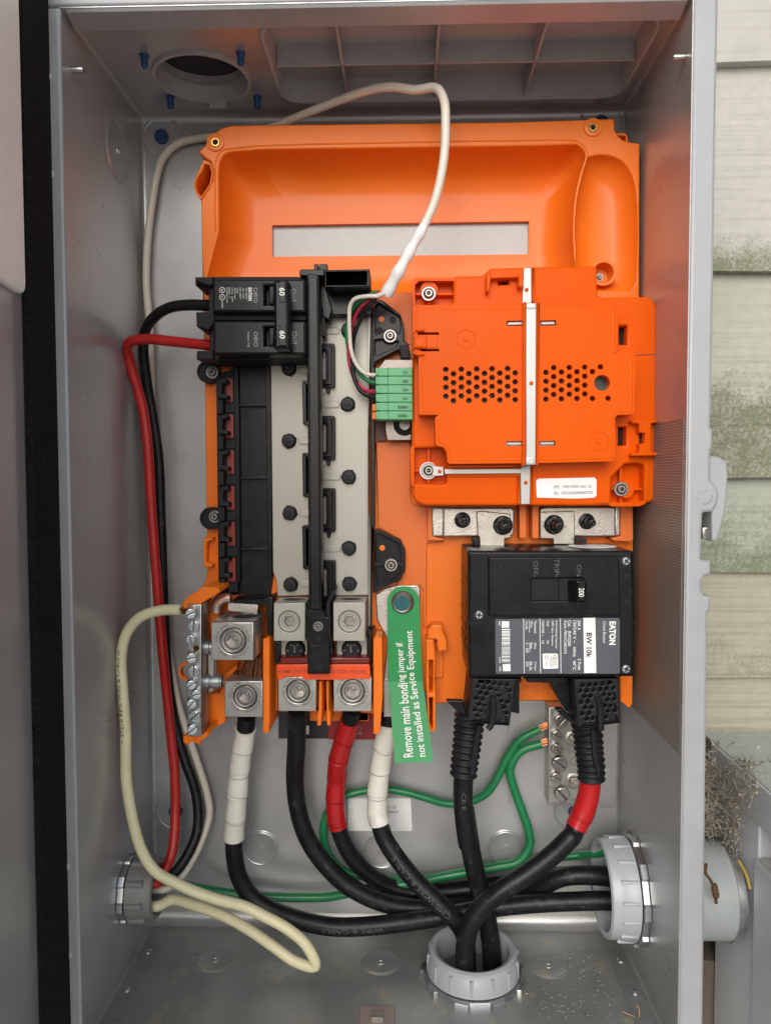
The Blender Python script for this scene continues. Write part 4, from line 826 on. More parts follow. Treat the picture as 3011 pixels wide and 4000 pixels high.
# ================================================================== green terminal block
tb = thing('terminal_block', P(1540, 1640, 66), 'light green pluggable terminal block lettered 12V to RS485 left of the module', 'terminal block')
ys = [905+i*(1330-905)/6 for i in range(7)]
for i in range(6):
    a, b = ys[i], ys[i+1]; k = i*.6
    mb = MB(); mb.p(cF(238+k,a+1, 436+k,a+1, 438+k,b-2, 240+k,b-2), 88, 66, bev=.6); mb.p(cF(138+k,a+2, 240+k,a+2, 242+k,b-2, 140+k,b-2), 86, 66, bev=.6); mb.p(cF(138+k,a+6, 160+k,a+6, 162+k,b-6, 140+k,b-6), 87.2, 85, bev=.4); sgm = mb.obj('terminal_segment', GTERM, tb)
    t, L = (('12V',20),('GND',23),('CN+',22),('CN–',22),('RS485+',42),('RS485–',42))[i]
    mb = MB(); text(mb, t, (1400+(404+k)/2.081-L/2, 1000+(a+42-i*.6)/2.081), L, 12.5, 0, 88.2, .03); mb.obj('print', DPRINT, sgm)
mb = MB(); mb.p(cF(436,925, 486,925, 488,1310, 440,1312), 76, 62, bev=.5)
for i in range(6): y = 945+i*62; mb.p(cF(446,y, 478,y, 478,y+38, 446,y+38), 77.5, 75, bev=.3)
mb.obj('header', mat('dark_green_plastic', (.03,.13,.06), .5), tb)
for y in (1203, 1268): mb = MB(); mb.p(rnd(cF(110,y, 145,y, 145,y+58, 110,y+58), 2), 80, 68, bev=.6); mb.obj('release_tab', ORANGE, tb)
mb = MB(); mb.p(rnd(cF(150,930, 215,840, 430,840, 456,870, 456,915, 440,935), 3), 64, 62, bev=.4); mb.obj('shield_plate', SHADED, tb); mb = MB(); mb.p(rnd(cF(225,1300, 430,1300, 430,1498, 232,1500, 215,1400), 3), 64, 62, bev=.6); sh = mb.obj('shield_plate', SHADED, tb)
mb = MB(); mb.lathe(P(*cF(375,1370)[0], 64.2), (0,-1,0), [(.0085,0),(.0085,.0006),(.004,.0006)], 22, False); mb.obj('bolt_seat', VOID, sh); screw(sh, 'torx', cF(387,1350)[0], 12, 65)
mb = MB(); mb.p(cF(150,1330, 215,1330, 218,1500, 150,1500), 57, 55, bev=0); mb.obj('deep_slot', mat('maroon_slot_shade', (.06,.012,.012), .5), tb)  # dark maroon plate painted in for the shade of a deep slot
# ================================================================== busbar links right of centre
def stud(b):
    b.lathe((0,0,0), (0,-1,0), [(.0062,0),(.0058,.0006),(.0037,.0012)]+[(.0037-.0003*(k % 2), .002+.0009*k) for k in range(14)]+[(.0028,.0155),(.0024,.019),(.0012,.0195),(0,.019)], 18, False)
def nut(b):
    b.lathe((0,0,0), (0,-1,0), [(.0074,0),(.0074,.0014),(.0062,.0026)], 24, False); b.prism(circ((0,0), .0064, 6, .3), .0072, .0012, bev=.0008)
    b.lathe((0,0,0), (0,-1,0), [(.0042,.0072),(.0038,.0078)]+[(.0036-.0003*(k % 2), .008+.0009*k) for k in range(10)]+[(.0026,.0175),(.0024,.021),(.001,.0212),(0,.0205)], 18, False)
for nm, pts, st, bend, lab in ((0, cI(690,592, 1245,590, 1266,612, 1262,800, 1245,822, 690,824), cI(845,690), cI(600,588, 692,592, 692,824, 600,822), 'shiny plated busbar link with bare black stud, upper left of the large breaker'),
                        (1, cJ(676,170, 690,140, 740,134, 1172,134, 1172,326, 680,326), cJ(985,228), cJ(1170,134, 1202,134, 1204,320, 1170,322), 'shiny plated busbar link with bare black stud, upper right of the large breaker')):
    t = thing('busbar_link', P(*pts[-1], 56), lab, 'busbar', 'plated busbar links above the large breaker')
    mb = MB(); mb.p(rnd(pts, 5), 62, 58, bev=1); mb.p(bend, 59, 52, bev=1.2); mb.obj('link_plate', NICKEL, t)
    inst(t, 'stud', 'stud', stud, BLACK, P(*st[0], 62))
# ================================================================== large main breaker
mbk = thing('main_circuit_breaker', P(2150, 2640, 45), 'large black two-pole 200 amp main circuit breaker with slate label', 'circuit breaker')
mb = MB(); BODY = rnd(cJ(212,420, 1290,420, 1296,700, 1298,890, 1295,1240, 218,1246, 212,890), [8,8,0,0,8,8,0]); mb.p(BODY, 112, 42, bev=2, seg=3); mb.obj('breaker_body', BLACK, mbk)
for y, h in ((560,70),(660,150),(830,120),(1000,70)): mb = MB(); mb.p(cJ(200,y, 216,y, 216,y+h, 200,y+h), 100, 50, bev=.8); mb.obj('side_ridge', BLACK, mbk)
mb = MB()
mb.p(cJ(206,885, 330,885, 330,895, 206,895), 112.4, 110, bev=.2); mb.p(cJ(1200,885, 1298,885, 1298,893, 1200,893), 112.4, 110, bev=.2); mb.p(cJ(322,420, 330,420, 340,1240, 332,1240), 112.4, 110, bev=.2); mb.obj('body_seam', BLACKM, mbk)
HW = rnd(cJ(625,600, 960,598, 960,742, 628,744), 2)
mb = MB(); mb.p(rnd(cJ(345,460, 1196,457, 1205,842, 348,846), 7), 115.5, 110, holes=[HW], bev=1.2, seg=3); fp = mb.obj('face_plate', BLACK, mbk)
mb = MB(); mb.p(offpx(HW, -2), 113, 112, bev=0); mb.obj('handle_slot', VOID, mbk)  # slot floor coloured near-black for its shade
mb = MB(); mb.p(cJ(806,602, 905,602, 905,742, 806,742), 115.2, 112, bev=0); mb.obj('slot_shade', VOID, mbk)  # dark plate standing in for the shade beside the handle
mb = MB(); hh = rnd(cJ(915,612, 988,614, 992,758, 918,760), 3); mb.p(hh, 131, 126, bev=1.6, seg=3); q0 = [P(x, y, 128) for x, y in cJ(918,616, 985,617, 988,755, 920,756)]; q1 = [P(x, y, 112) for x, y in cJ(845,610, 940,608, 940,735, 850,738)]
mb.add(q0+q1, [[0,1,5,4],[1,2,6,5],[2,3,7,6],[3,0,4,7]]); hd = mb.obj('handle', BLACK, mbk)
mb = MB(); text(mb, '200', cJ(950,690)[0], 35, 21, 90, 131.2, .01); mb.obj('rating', WPRINT, hd)
mb = MB()
for t, x, y, L in (('OFF',652,530,54),('TRIP',790,522,64),('ON',934,545,43)): text(mb, t, cJ(x,y)[0], L, 19, 90, 115.65)
for x, y in ((645,582),(787,582),(928,582)): mb.p(cJ(x-4,y-6, x+4,y-6, x+4,y+6, x-4,y+6), 115.8, 115.3, bev=.1)
mb.obj('moulded_letters', mat('lighter_black_plastic', (.075,.075,.078), .5), fp)  # same plastic as the face, coloured lighter so the raised letters read
for c in cJ(258,590, 262,1078, 1248,660, 1252,1078): mb = MB(); mb.p(circ(c, 20, 28), 112.3, 111.5, holes=[circ(c, 18, 28)], bev=.1); mb.obj('ejector_mark', BLACK, mbk)
for c in cJ(420,518, 1240,578, 1240,743): mb = MB(); mb.lathe(P(*c, 112 if c[0] > 2200 else 115.5), (0,-1,0), [(.0022,.0),(.0020,.0004),(.0015,.0002),(0,.0002)], 16, False); mb.obj('small_hole', VOID, mbk)
for c, t in zip(cJ(284,836, 1240,486, 1240,1188), (10,40,25)): screw(mbk, 'phil', c, 18, 112, [ZINC, VOID], t)
mb = MB(); mb.p(rnd(cJ(390,864, 1190,856, 1200,866, 1200,1210, 1192,1220, 400,1220, 392,1212), 4), 112.5, 111.9, bev=.05); lbm = mb.obj('rating_label', LABELG, mbk)
WH = MB(); dl = 112.65
WH.p(cJ(962,856, 1040,855, 1047,1214, 968,1215), dl, dl-.05, bev=0)
for x in (813, 680, 574): WH.p(cJ(x-2,860, x+2,860, x+6,1216, x+2,1216), dl, dl-.05, bev=0)
WH.p(rnd(cJ(697,1092, 706,1088, 790,1088, 797,1094, 800,1180, 794,1186, 706,1188, 700,1182), 2), dl, dl-.05, bev=0)
for t, x, y, L, h, bd in (('EATON',1152,955,93,26,.045),('Circuit Breaker',1100,950,87,11.5,0),('200 A',935,904,40,12.5,.01),('2 Pole',937,1158,45,12.5,.01),('120/240 V ~   60Hz   40°C',906,1035,196,12.5,.01),('Cat.   BW2200',872,956,102,12.5,.01),('Style 7803C08G73',843,980,131,12.5,.01),
        ('Interrupting Capacity',787,965,111,9.5,.01),('RMS Sym. Ampere',761,956,99,9.5,.01),('Volt',732,892,23,9,.01),('kA',732,1015,13,9,.01),('120/240 ~   10',700,950,91,9.5,.01),('Terminal',650,914,48,9.5,.01),('Wire',626,897,26,9,.01),('CU/AL',594,905,36,9,.01),('Wire',650,1037,25,9,.01),('Size',625,1036,24,9,.01),('2 – 300',597,1050,40,9,.01),('Torque',650,1170,36,9.5,.01),('Lb. In.',625,1170,35,9,.01),('250',597,1156,20,9,.01),('66C',418,893,18,8,.01),('1414',420,1130,22,8,.01),('H05',422,1187,19,8,.01)):
    text(WH, t, cJ(x,y)[0], L, h, 90, dl, bd)
for x, y0, y1 in ((612,872,950),(614,1016,1080),(614,1138,1200)): WH.p(cJ(x-1.5,y0, x+1.5,y0, x+1.5,y1, x-1.5,y1), dl, dl-.05, bev=0)
rs = random.Random(11); y = 878; WH.p(cJ(432,878, 480,878, 480,920, 432,920), dl, dl-.05, bev=0); y = 928
while y < 1148: wd = rs.choice((3,4,6,9)); WH.p(cJ(432,y, 486,y, 486,y+wd, 432,y+wd), dl, dl-.05, bev=0); y += wd+rs.choice((3,4,6))
WH.p(cJ(438,1158, 488,1155, 489,1202, 440,1203), dl, dl-.05, bev=0)
WH.obj('white_print', WPRINT, lbm)
mb = MB(); text(mb, 'BW 10k', cJ(1000,1034)[0], 99, 22, 90, dl+.12, .03)
for i, (t, x, y, L) in enumerate((('E7819',785,1140,16),('CA LISTED',775,1140,20),('2 POLE UNIT',765,1142,24),('ISSUE NO. P-3826',755,1142,26),('HACR TYPE',745,1138,18),('LR 43556',722,1150,16))): text(mb, t, cJ(x,y)[0], L*1.6, 4.5, 90, dl+.12)
for c in cJ(778,1110, 722,1112): mb.p(circ(c, 7, 16), dl+.12, dl+.06, holes=[circ(c, 5.2, 16)], bev=0)
mb.obj('dark_print', DPRINT, lbm)
mb = MB(); ms_ = [(x, y) for x, y in cJ(922,390, 960,372, 1080,376, 1112,392, 1060,402, 960,400)]
o = P(*cJ(1015,420)[0], 112); so_ = PZ(*cJ(1018,388)[0], o.z+.0006)
mb.lathe((so_.x, so_.y, o.z+.0005), (0,0,1), [(.0175,0),(.0175,.0002),(0,.0002)], 32, False); mb.obj('factory_sticker', LABELW, mbk)
mb = MB(); vs, fs = tmesh('FACTORY'); r_ = .0125
out = []
for x, y in vs: a = x*1.7; q = r_+y*.0042; out.append((so_.x+math.sin(a)*q, so_.y+math.cos(a)*q, o.z+.0009))
mb.add(out, fs); mb.obj('sticker_print', DPRINT, mbk)
for pts, nt_, nm in ((cI(960,622, 1020,616, 1236,640, 1240,835, 1188,842, 1188,905, 985,905, 982,825, 968,820), cI(1172,732), 0), (cJ(682,166, 905,160, 908,335, 906,378, 770,378, 768,342, 682,340), cJ(770,248), 1)):
    mb = MB(); mb.p(rnd(pts, 3), 66, 62.2, bev=.7); sp = mb.obj('terminal_strap', WORN, mbk)
    inst(sp, 'terminal_nut', 'nut', nut, BLACK, P(*nt_[0], 66), (0, nm*.4, 0))
for c in (cJ(243,340, 278,338, 284,385, 254,388), cJ(915,338, 985,340, 988,372, 918,366)): mb = MB(); mb.p(c, 74, 60, bev=.7); mb.obj('top_lug', BLACKM, mbk)
mb = MB(); mb.p(cJ(575,1244, 860,1244, 860,1280, 780,1282, 602,1276), 90, 60, bev=1); mb.obj('bottom_block', BLACKM, mbk)
# perforated terminal covers with corrugated boots
def cover(poly, holes, hr, side, flap, ridge, lab):
    t = thing('terminal_cover', P(*poly[0], 60), lab, 'terminal cover', 'perforated covers under the large breaker')
    mb = MB(); mb.p(rnd(poly, 4), 106, 60, holes=[circ(h, hr, 10) for h in holes], bev=1.0); mb.p(offpx(poly, 10), 101, 99, bev=0); mb.obj('cover_shell', BOOT, t)
    mb = MB(); mb.p(side, 84, 58, bev=.8); mb.obj('side_wall', BLACK, t)
    mb = MB(); mb.p(rnd(flap, 3), 90, 84, bev=.8); mb.obj('corner_flap', BLACK, t)
    mb = MB(); mb.tube(path((ridge, 106.5)), .0023, 8); mb.obj('ridge', BOOT, t)
    return t
hl = cL(997,338, 1050,346, 1103,353, 1155,358, 1206,363, 966,377, 1018,388, 1071,395, 1123,402, 1173,407, 1226,412, 987,428, 1039,437, 1141,450, 1193,456, 956,473, 1008,480, 1160,495, 1211,502, 977,522, 1028,527, 1130,540, 1181,546, 945,567, 997,571, 1148,588, 1200,593, 966,614, 1017,619, 1116,630, 1166,635)
hr_ = cU(917,258, 1004,252, 1090,244, 1177,237, 1262,227, 883,332, 968,328, 1055,320, 1142,312, 1227,302, 1313,293, 935,403, 1018,398, 1190,378, 1275,371, 896,478, 982,473, 1240,446, 1325,438, 948,548, 1031,541, 1203,524, 1287,515, 911,627, 996,620, 1250,592, 1337,584, 965,695, 1045,687, 1215,670, 1300,662)
cl = cover(cL(925,312, 1282,318, 1250,540, 1228,704, 1072,692, 888,668), hl, 7.3, cL(1255,316, 1325,318, 1325,348, 1310,350, 1308,605, 1240,590), cL(708,494, 846,498, 880,600, 888,660, 860,630, 800,580), cL(1092,455, 1096,560, 1080,690, 1052,725), 'perforated black terminal cover with corrugated boot, left one under the large breaker')
cr_ = cover(cU(800,180, 1388,172, 1415,752, 1250,775, 1090,800, 858,815), hr_, 7.6, cU(520,235, 700,180, 785,178, 790,590, 705,600, 530,320), cU(555,568, 650,568, 800,700, 860,800, 800,770, 690,700), cU(1110,400, 1140,500, 1150,750, 1160,840), 'perforated black terminal cover with corrugated boot, right one under the large breaker')
def bel(t, pts, r0, r1, n):
    pa = path((pts, 84))
    f = lambda l, L: (r0+(r1-r0)*l/L)*(1+.10*math.sin(l/L*n*2*math.pi))
    mb = MB(); mb.tube(pa, 0, 20, rf=f, step=.0008); mb.obj('corrugated_boot', BOOT, t, 60)
bel(cl, cL(905,600, 895,720, 878,880, 862,1010, 852,1105), .0108, .0094, 9.5)
bel(cr_, cU(960,740, 985,900, 1000,1100, 1025,1300, 1030,1490), .0105, .0094, 9.5)
mb = MB(); mb.tube(path((cL(990,690, 960,800, 940,950, 925,1070), 95)), .0022, 8); mb.p(cL(905,980, 955,985, 950,1105, 905,1100), 96, 90, bev=.8); mb.obj('boot_tie', BOOT, cl)
mb = MB(); mb.tube(path((cU(1050,820, 1065,1000, 1080,1200, 1100,1300), 95)), .0022, 8); mb.p(cU(1090,1290, 1140,1290, 1150,1470, 1105,1475), 96, 90, bev=.8); mb.obj('boot_tie', BOOT, cr_)
# ================================================================== green warning tag and bonding jumper
bj = thing('bonding_jumper', P(1500, 2700, 55), 'bright metal bonding jumper strip with a large green-topped bolt', 'bonding jumper')
mb = MB(); mb.p(rnd(cI(140,1300, 220,1245, 330,1222, 485,1222, 502,1245, 500,1660)+cL(520,430, 190,430, 215,230)+cI(235,1660, 150,1500), 5), 55, 51, bev=.8); mb.obj('jumper_strip', NICKEL, bj)
mb = MB(); c = P(*cI(355,1357)[0], 57); mb.lathe(c, (0,-1,0), [(.0094,0),(.0094,.0014),(.0078,.0024),(.0078,.0062),(.0068,.0072),(.0058,.0066)], 32, False); bt = mb.obj('bolt', WORN, bj)
mb = MB(); mb.lathe(c, (0,-1,0), [(.0060,.006),(.0058,.0068),(0,.0068)], 28, False); mb.obj('bolt_cap', mat('teal_marking', (.015,.10,.11), .4, .5, .2, 300), bt)
mb = MB(); text(mb, 'NORM', P2 if 0 else cI(356,1357)[0], 24, 8, 90, 64.1); mb.obj('stamped_word', DPRINT, bt)
tg = thing('warning_tag', P(1660, 2980, 60), 'long green warning tag with white lettering hanging from the green-topped bolt', 'tag')
tc_ = cI(365,1360)[0]
up = [(tc_[0]+63*math.cos(a), tc_[1]+63*math.sin(a)) for a in [math.pi+i*math.pi/14 for i in range(15)]] + cL(505,0, 522,338, 243,338, 236,0)
mb = MB(); mb.p(up, 61.5, 61.1, holes=[circ(cI(360,1360)[0], 45, 28)], bev=0); mb.obj('tag_top', TAGG, tg)
lo = cL(243,338, 522,338, 610,992, 296,1005); ZL = (61.5, 61.5, 88, 88)
q = [P(x, y, d) for (x, y), d in zip(lo, ZL)]; e = Vector((0, .0004, 0))
mb = MB(); mb.add(q+[v+e for v in q], [[0,1,2,3],[7,6,5,4]]+[[i, (i+1) % 4, 4+(i+1) % 4, 4+i] for i in range(4)]); mb.obj('tag_bottom', TAGG, tg)
def ltext(mb, t, a, b, h, da, db, bold=.012):        # reading from pixel a to pixel b, depth da to db
    vs, fs = tmesh(t, bold); out = []
    dx, dy = b[0]-a[0], b[1]-a[1]; L = math.hypot(dx, dy); nx, ny = dy/L, -dx/L
    for x, y in vs:
        s = x+.5; out.append(P(a[0]+dx*s+nx*y*h, a[1]+dy*s+ny*y*h, da+(db-da)*s))
    mb.add(out, fs)
mb = MB()
ltext(mb, 'Remove main bondi', cL(407,955)[0], cL(358,352)[0], 38, 87, 62.8); ltext(mb, 'ng jumper if', cL(356,342)[0], cL(340,22)[0], 36, 62, 62)
ltext(mb, 'not installed as Servi', cL(515,952)[0], cL(438,338)[0], 31, 87, 62.2); ltext(mb, 'ce Equipment', cL(437,330)[0], cI(418,1590)[0], 36, 62, 62); mb.obj('lettering', WPRINT, tg)
# ================================================================== wire lugs
def lug(front, d, dep, sc_, r, lab, matm, hexa=0, arcs=None, hole=None, grp='lugs'):
    t = thing('wire_lug', P(*front[3], d-dep), lab, 'lug', grp)
    mb = MB(); mb.p(front, d, d-dep, holes=[circ(sc_, r*1.02, 28)], bev=.6, back=False); bl = mb.obj('lug_block', matm, t)
    mb = MB(); k = mp(d); o = P(*sc_, d)
    mb.lathe(o, (0,-1,0), [(r*1.02*k,-.003),(r*k,-.0006),(r*.97*k,-.0002),(r*.9*k,-.0008),(r*.86*k,-.0003),(r*.72*k,-.0004),(r*.64*k,-.0016)], 30, False)
    mb.prism([(o.x+x, o.z+y) for x, y in circ((0,0), r*.65*k, 30)], -o.y-.0015, -o.y-.008, [[(o.x+x, o.z+y) for x, y in circ((0,0), r*.58*k, 6, hexa)]], 0, back=False)
    mb.lathe(o, (0,-1,0), [(r*.56*k,-.0082),(r*.2*k,-.0080),(r*.16*k,-.0072),(0,-.0070)], 20, False); mb.obj('set_screw', matm if matm is BEIGE else STEEL, t)
    if arcs:
        mb = MB(); R_ = r*1.27
        for tx, a0, a1 in (('1X 250 MCM-4', 5, 95), ('2X 4/0-4 STR', 105, 185), ('AL9CU', 205, 250), ('EQUAL WIRE', 268, 345)): arctext(mb, tx, sc_, R_, 10, a0+arcs, a1+arcs, d+.15)
        mb.obj('stamped_print', ENGR, t)
    if hole:
        mb = MB(); cx, w_, dd, hh = hole; q = PZ(cx, front[0][1]-18, P(*front[0], d).z); o = P(*front[0], d)
        mb.lathe((P(cx, front[0][1], d).x, -(d-dep*.5)/1000, o.z+.0003), (0,0,1), [(.0012+w_,0),(w_,.0004),(w_*.97,-.002),(w_*.9,-.006)], 28, False)
        mb.cm = 1; mb.lathe((P(cx, front[0][1], d).x, -(d-dep*.5)/1000, o.z+.0004), (0,0,1), [(w_*.97,0),(0,0.00005)], 28, False); mb.obj('wire_hole', [matm, ENGR if matm is BEIGE else VOID], t)
    return t
UG, LG = 'beige upper wire lugs', 'silver lower wire lugs'
lug(RC(cK,768,326,1022,634), 88, 30, cK(893,476)[0], sc(88), 'beige painted wire lug left of the black bar foot', BEIGE, .1, None, (700+912/2.081, .0085, 0, 0), UG)
lug(RC(cK,1252,322,1510,634), 88, 30, cK(1383,476)[0], sc(90), 'beige painted wire lug right of the black bar foot', BEIGE, .1, None, (700+1385/2.081, .0085, 0, 0), UG)
lug(RC(cK,260,482,602,790), 102, 44, cK(436,632)[0], sc(106), 'biggest silver wire lug beside the neutral bar', LUGM, .25, -1, (700+490/2.081, .0100, 0, 0), LG)
lug(RC(cK,370,960,676,1252), 84, 34, cK(534,1088)[0], sc(96), 'silver wire lug above the leftmost white taped cable', LUGM, .35, -2, None, LG)
lug(RC(cK,804,925,1110,1204), 80, 34, cK(965,1045)[0], sc(95), 'silver wire lug above the plain black cable', LUGM, .1, 178, None, LG)
lug(RC(cK,1254,925,1562,1206), 80, 34, cK(1409,1045)[0], sc(98), 'silver wire lug above the red taped cable beside the green tag', LUGM, .5, -2, None, LG)
lug(RC(cL,205,338,520,628), 59, 24, cL(370,480)[0], sc(95), 'silver wire lug half hidden behind the green tag', LUGM, .3, -30, None, LG)
# plates with bolts under the beige lugs, red insulating strip
for x0, x1, cx, lab in ((820,1042,945,'beige link plate with a black bolt left of the black bar foot'), (1278,1528,1402,'beige link plate with a black bolt right of the black bar foot')):
    t = thing('link_plate', P(*cK(x0,790)[0], 60), lab, 'link plate', 'beige link plates under the beige lugs')
    mb = MB(); mb.p(rnd(cK(x0,600, x1,600, x1,745, x1-40,790, x0+40,790, x0,745), 8), 68, 60, bev=.8); mb.obj('plate', BEIGE, t)
    c = P(*cK(cx,698)[0], 68); mb = MB(); mb.lathe(c, (0,-1,0), [(.0078,0),(.0078,.0012),(.0072,.002),(.0072,.005),(.0064,.006),(0,.006)], 26, False); bt = mb.obj('bolt', BLACKM, t)
    mb = MB(); text(mb, 'NORM', cK(cx-8,698)[0], 28, 9, -90 if cx < 1000 else 90, 74.2)
    for k in range(6): a = k*math.pi/3; mb.tube([c+Vector((math.cos(a)*.0042, -.0061, math.sin(a)*.0042)), c+Vector((math.cos(a)*.006, -.0061, math.sin(a)*.006))], .00022, 4)
    mb.obj('stamped_word', GPRINT, bt)
ist = thing('insulator_strip', P(1270, 2650, 60), 'red insulating strip printed with removal notice above the silver lugs', 'insulator')
mb = MB(); mb.p(rnd(cK(790,826, 1548,826, 1552,940, 1540,948, 1460,940, 1310,950, 1120,950, 1010,950, 1000,925, 850,925, 840,948, 800,948), 6), 84, 82.6, bev=.4); mb.obj('strip', mat('bright_red_plastic', (.80,.080,.010), .25, 0, .04, 30), ist)
mb = MB(); mb.p(cK(790,700, 1560,690, 1560,830, 790,830), 58, 54, bev=0); mb.p(cK(800,905, 1560,905, 1560,1200, 800,1200), 50, 48, bev=0); mb.p(cK(820,770, 1545,770, 1545,830, 820,830), 80, 60, bev=1); mb.obj('back_sheet', REDCLEAR, ist)
mb = MB(); text(mb, 'REMOVE TO ISOLATE SUB-PANEL', cK(1168,882)[0], 352, 15, 0, 84.2, .02); mb.obj('faded_notice', mat('faded_notice', (.36,.05,.02), .5), ist)
for c in (cK(775,640, 820,640, 820,800, 800,820, 778,815), cK(1528,560, 1562,560, 1562,830, 1540,830), cK(700,290, 755,270, 755,580, 712,590, 705,350, 440,330, 430,300)):
    mb = MB(); mb.p(c, 74, 52, bev=.7); mb.obj('base_post', BLACK, base)
# ================================================================== neutral bar
nb = thing('neutral_bar', P(760, 2880, 75), 'silver neutral terminal bar with a column of slotted screws at the left', 'terminal bar')
mb = MB(); mb.p(RC(cK,64,336,178,1410), 96, 74, bev=.6); mb.obj('bar', mat('dull_plated_bar', (.36,.36,.35), .36, .85, .1, 120, .1, 700), nb)
for i, (x, y, r, e) in enumerate(((93,408,40,9),(119,512,46,2),(93,618,36,5),(100,768,40,8),(121,877,46,2),(99,987,38,6),(140,1065,38,5),(102,1140,38,6),(126,1245,48,2),(107,1352,40,7))):
    r_ = r/2.081*mp(96); key = 'ns%d%d' % (r, e)
    def mk(b, r_=r_, e=e):
        b.lathe((0,e/1000,0), (0,-1,0), [(r_*.98,-.001)]+[(r_*(.99-.05*(k % 2)), .001*k*.9) for k in range(e+1)], 20, False)
        slot(b, r_)
    inst(nb, 'screw', key, mk, [ZSCREW, SLOTM], P(*cK(x,y)[0], 96+e), (.12 if e > 4 else 0, [-.4,1.57,1.3,-.15,1.57,-.5,-.2,-.75,-.75,-.6][i], .18 if e > 4 else 0))
mb = MB(); mb.lathe(P(*cK(140,692)[0], 96.1), (0,-1,0), [(.0028,0),(.0028,.0003),(.0022,.0003)], 18, False); mb.cm = 1; mb.lathe(P(*cK(140,692)[0], 96), (0,-1,0), [(.0024,.0002),(0,.0003)], 18, False); mb.obj('empty_hole', [BRASS, VOID], nb)
o = P(*cK(178,700)[0], 85)
for y, mm in ((480,ZINC),(620,ZINC),(850,VOID),(1030,ZINC),(1115,ZINC),(1195,ZINC),(1320,ZINC)):
    z = P(*cK(178,y)[0], 85).z; mb = MB(); mb.lathe((o.x, -.086, z), (1,0,0), [(.0042,-.001),(.0042,.0008),(.003,.001),(0,.001)], 16, False); mb.obj('side_screw', mm, nb)
for y in (690, 970):
    z = P(*cK(178,y)[0], 85).z; mb = MB(); mb.lathe((o.x, -.082, z), (1,0,0), [(.0052,.001),(.0056,.003),(.0056,.006),(.0046,.0065),(.0046,.008),(.0056,.0085),(.0056,.0135),(.0046,.014),(.0046,.0150)], 28, False); mb.obj('stand_off', ZINC, nb)
mb = MB(); mb.p(rnd(cK(246,630, 280,790, 278,1040, 240,1056, 232,640), 3), 80, 77, bev=.5); mb.obj('link_strip', LUGM, nb)
mb = MB(); mb.tube(path((cK(300,400, 310,330, 355,290, 420,285), 72)), .0042, 10); tag(mb.obj('copper_tail', mat('tinned_copper', (.50,.34,.28), .35, .85, .2, 300)), 'short curved tinned copper tail behind the biggest lug', 'wire')
mb = MB(); mb.p(cK(394,320, 640,335, 636,425, 390,390), 74, 70, bev=.8); tag(mb.obj('bright_link', NICKEL), 'bright bent metal link above the biggest silver lug', 'busbar')
# ================================================================== earth bar
eb = thing('earth_bar', P(2210, 3140, 5), 'silver earth terminal bar with stamped letters behind the right boot', 'terminal bar')
mb = MB(); mb.p(cL(1220,500)+cU(1345,480, 1335,1830)+cL(1225,1340), 2.4, .2, bev=.3); mb.obj('backing_plate', PAINT, eb)
mb = MB(); mb.p(cU(482,548, 1000,540, 1000,1830, 472,1815), 22, 2.4, bev=.6); mb.obj('bar', LUGM, eb)
for x, y, r, t in ((640,722,88,-50),(585,915,70,25),(585,1090,74,50),(618,1282,98,35),(574,1462,69,20),(650,1678,98,45)):
    r_ = r/3.33*mp(24)
    def mk(b, r_=r_):
        b.lathe((0,.004,0), (0,-1,0), [(r_*(1-.04*(k % 2)), .0007*k) for k in range(6)], 22, False); slot(b, r_)
    inst(eb, 'screw', 'es%d' % r, mk, [STEEL, SLOTM], P(*cU(x,y)[0], 26), (0, math.radians(t), 0))
for x, y in ((790,945),(800,1495)):
    c = P(*cU(x,y)[0], 22); mb = MB(); mb.lathe(c, (0,-1,0), [(.0066,0),(.0066,.0012),(.0052,.002),(.0040,.002)], 24, False); mb.prism([(c.x+a, c.z+b_) for a, b_ in circ((0,0), .0048, 6)], -c.y+.006, -c.y+.001, bev=.0006); mb.lathe(c, (0,-1,0), [(.0022,.006),(.0022,.009),(0,.0095)], 14, False); mb.obj('nut', WORN, eb)
for y in (640,1200,1400,1600): z = P(*cU(482,y)[0], 12).z; mb = MB(); x_ = P(482/3.33+2000, 2900, 12).x; mb.lathe((x_, -.012, z), (-1,0,0), [(.0045,0),(.0045,.0003),(0,.0003)], 16, False); mb.obj('wire_entry', WORN, eb)
mb = MB()
for t, x, y in (('A',514,618),('B',508,812),('B',505,995),('A',502,1188),('B',499,1370),('A',503,1578)): text(mb, t, cU(x,y)[0], 6.5, 8, 0, 22.2)
for t, x, y, L in (('STRIP LENGTH 3/4"',640,1797,86),('AL9CU',815,1750,26),('1x 14-6',790,1062,36),('B: 2x 12-10',770,1097,52),('3x 10',775,1130,26)): text(mb, t, cU(x,y)[0], L, 9, 0, 22.2)
mb.p(circ(cU(800,1250)[0], 14, 20), 22.2, 22.1, holes=[circ(cU(800,1250)[0], 12.6, 20)], bev=0); mb.obj('stamped_letters', ENGR, eb)
mb = MB(); mb.p(cU(420,465, 760,465, 790,560, 485,548), 40, 10, bev=.8); mb.obj('bar_bracket', mat('brown_plastic', (.42,.12,.04), .5), eb)  # bracket in one even brown
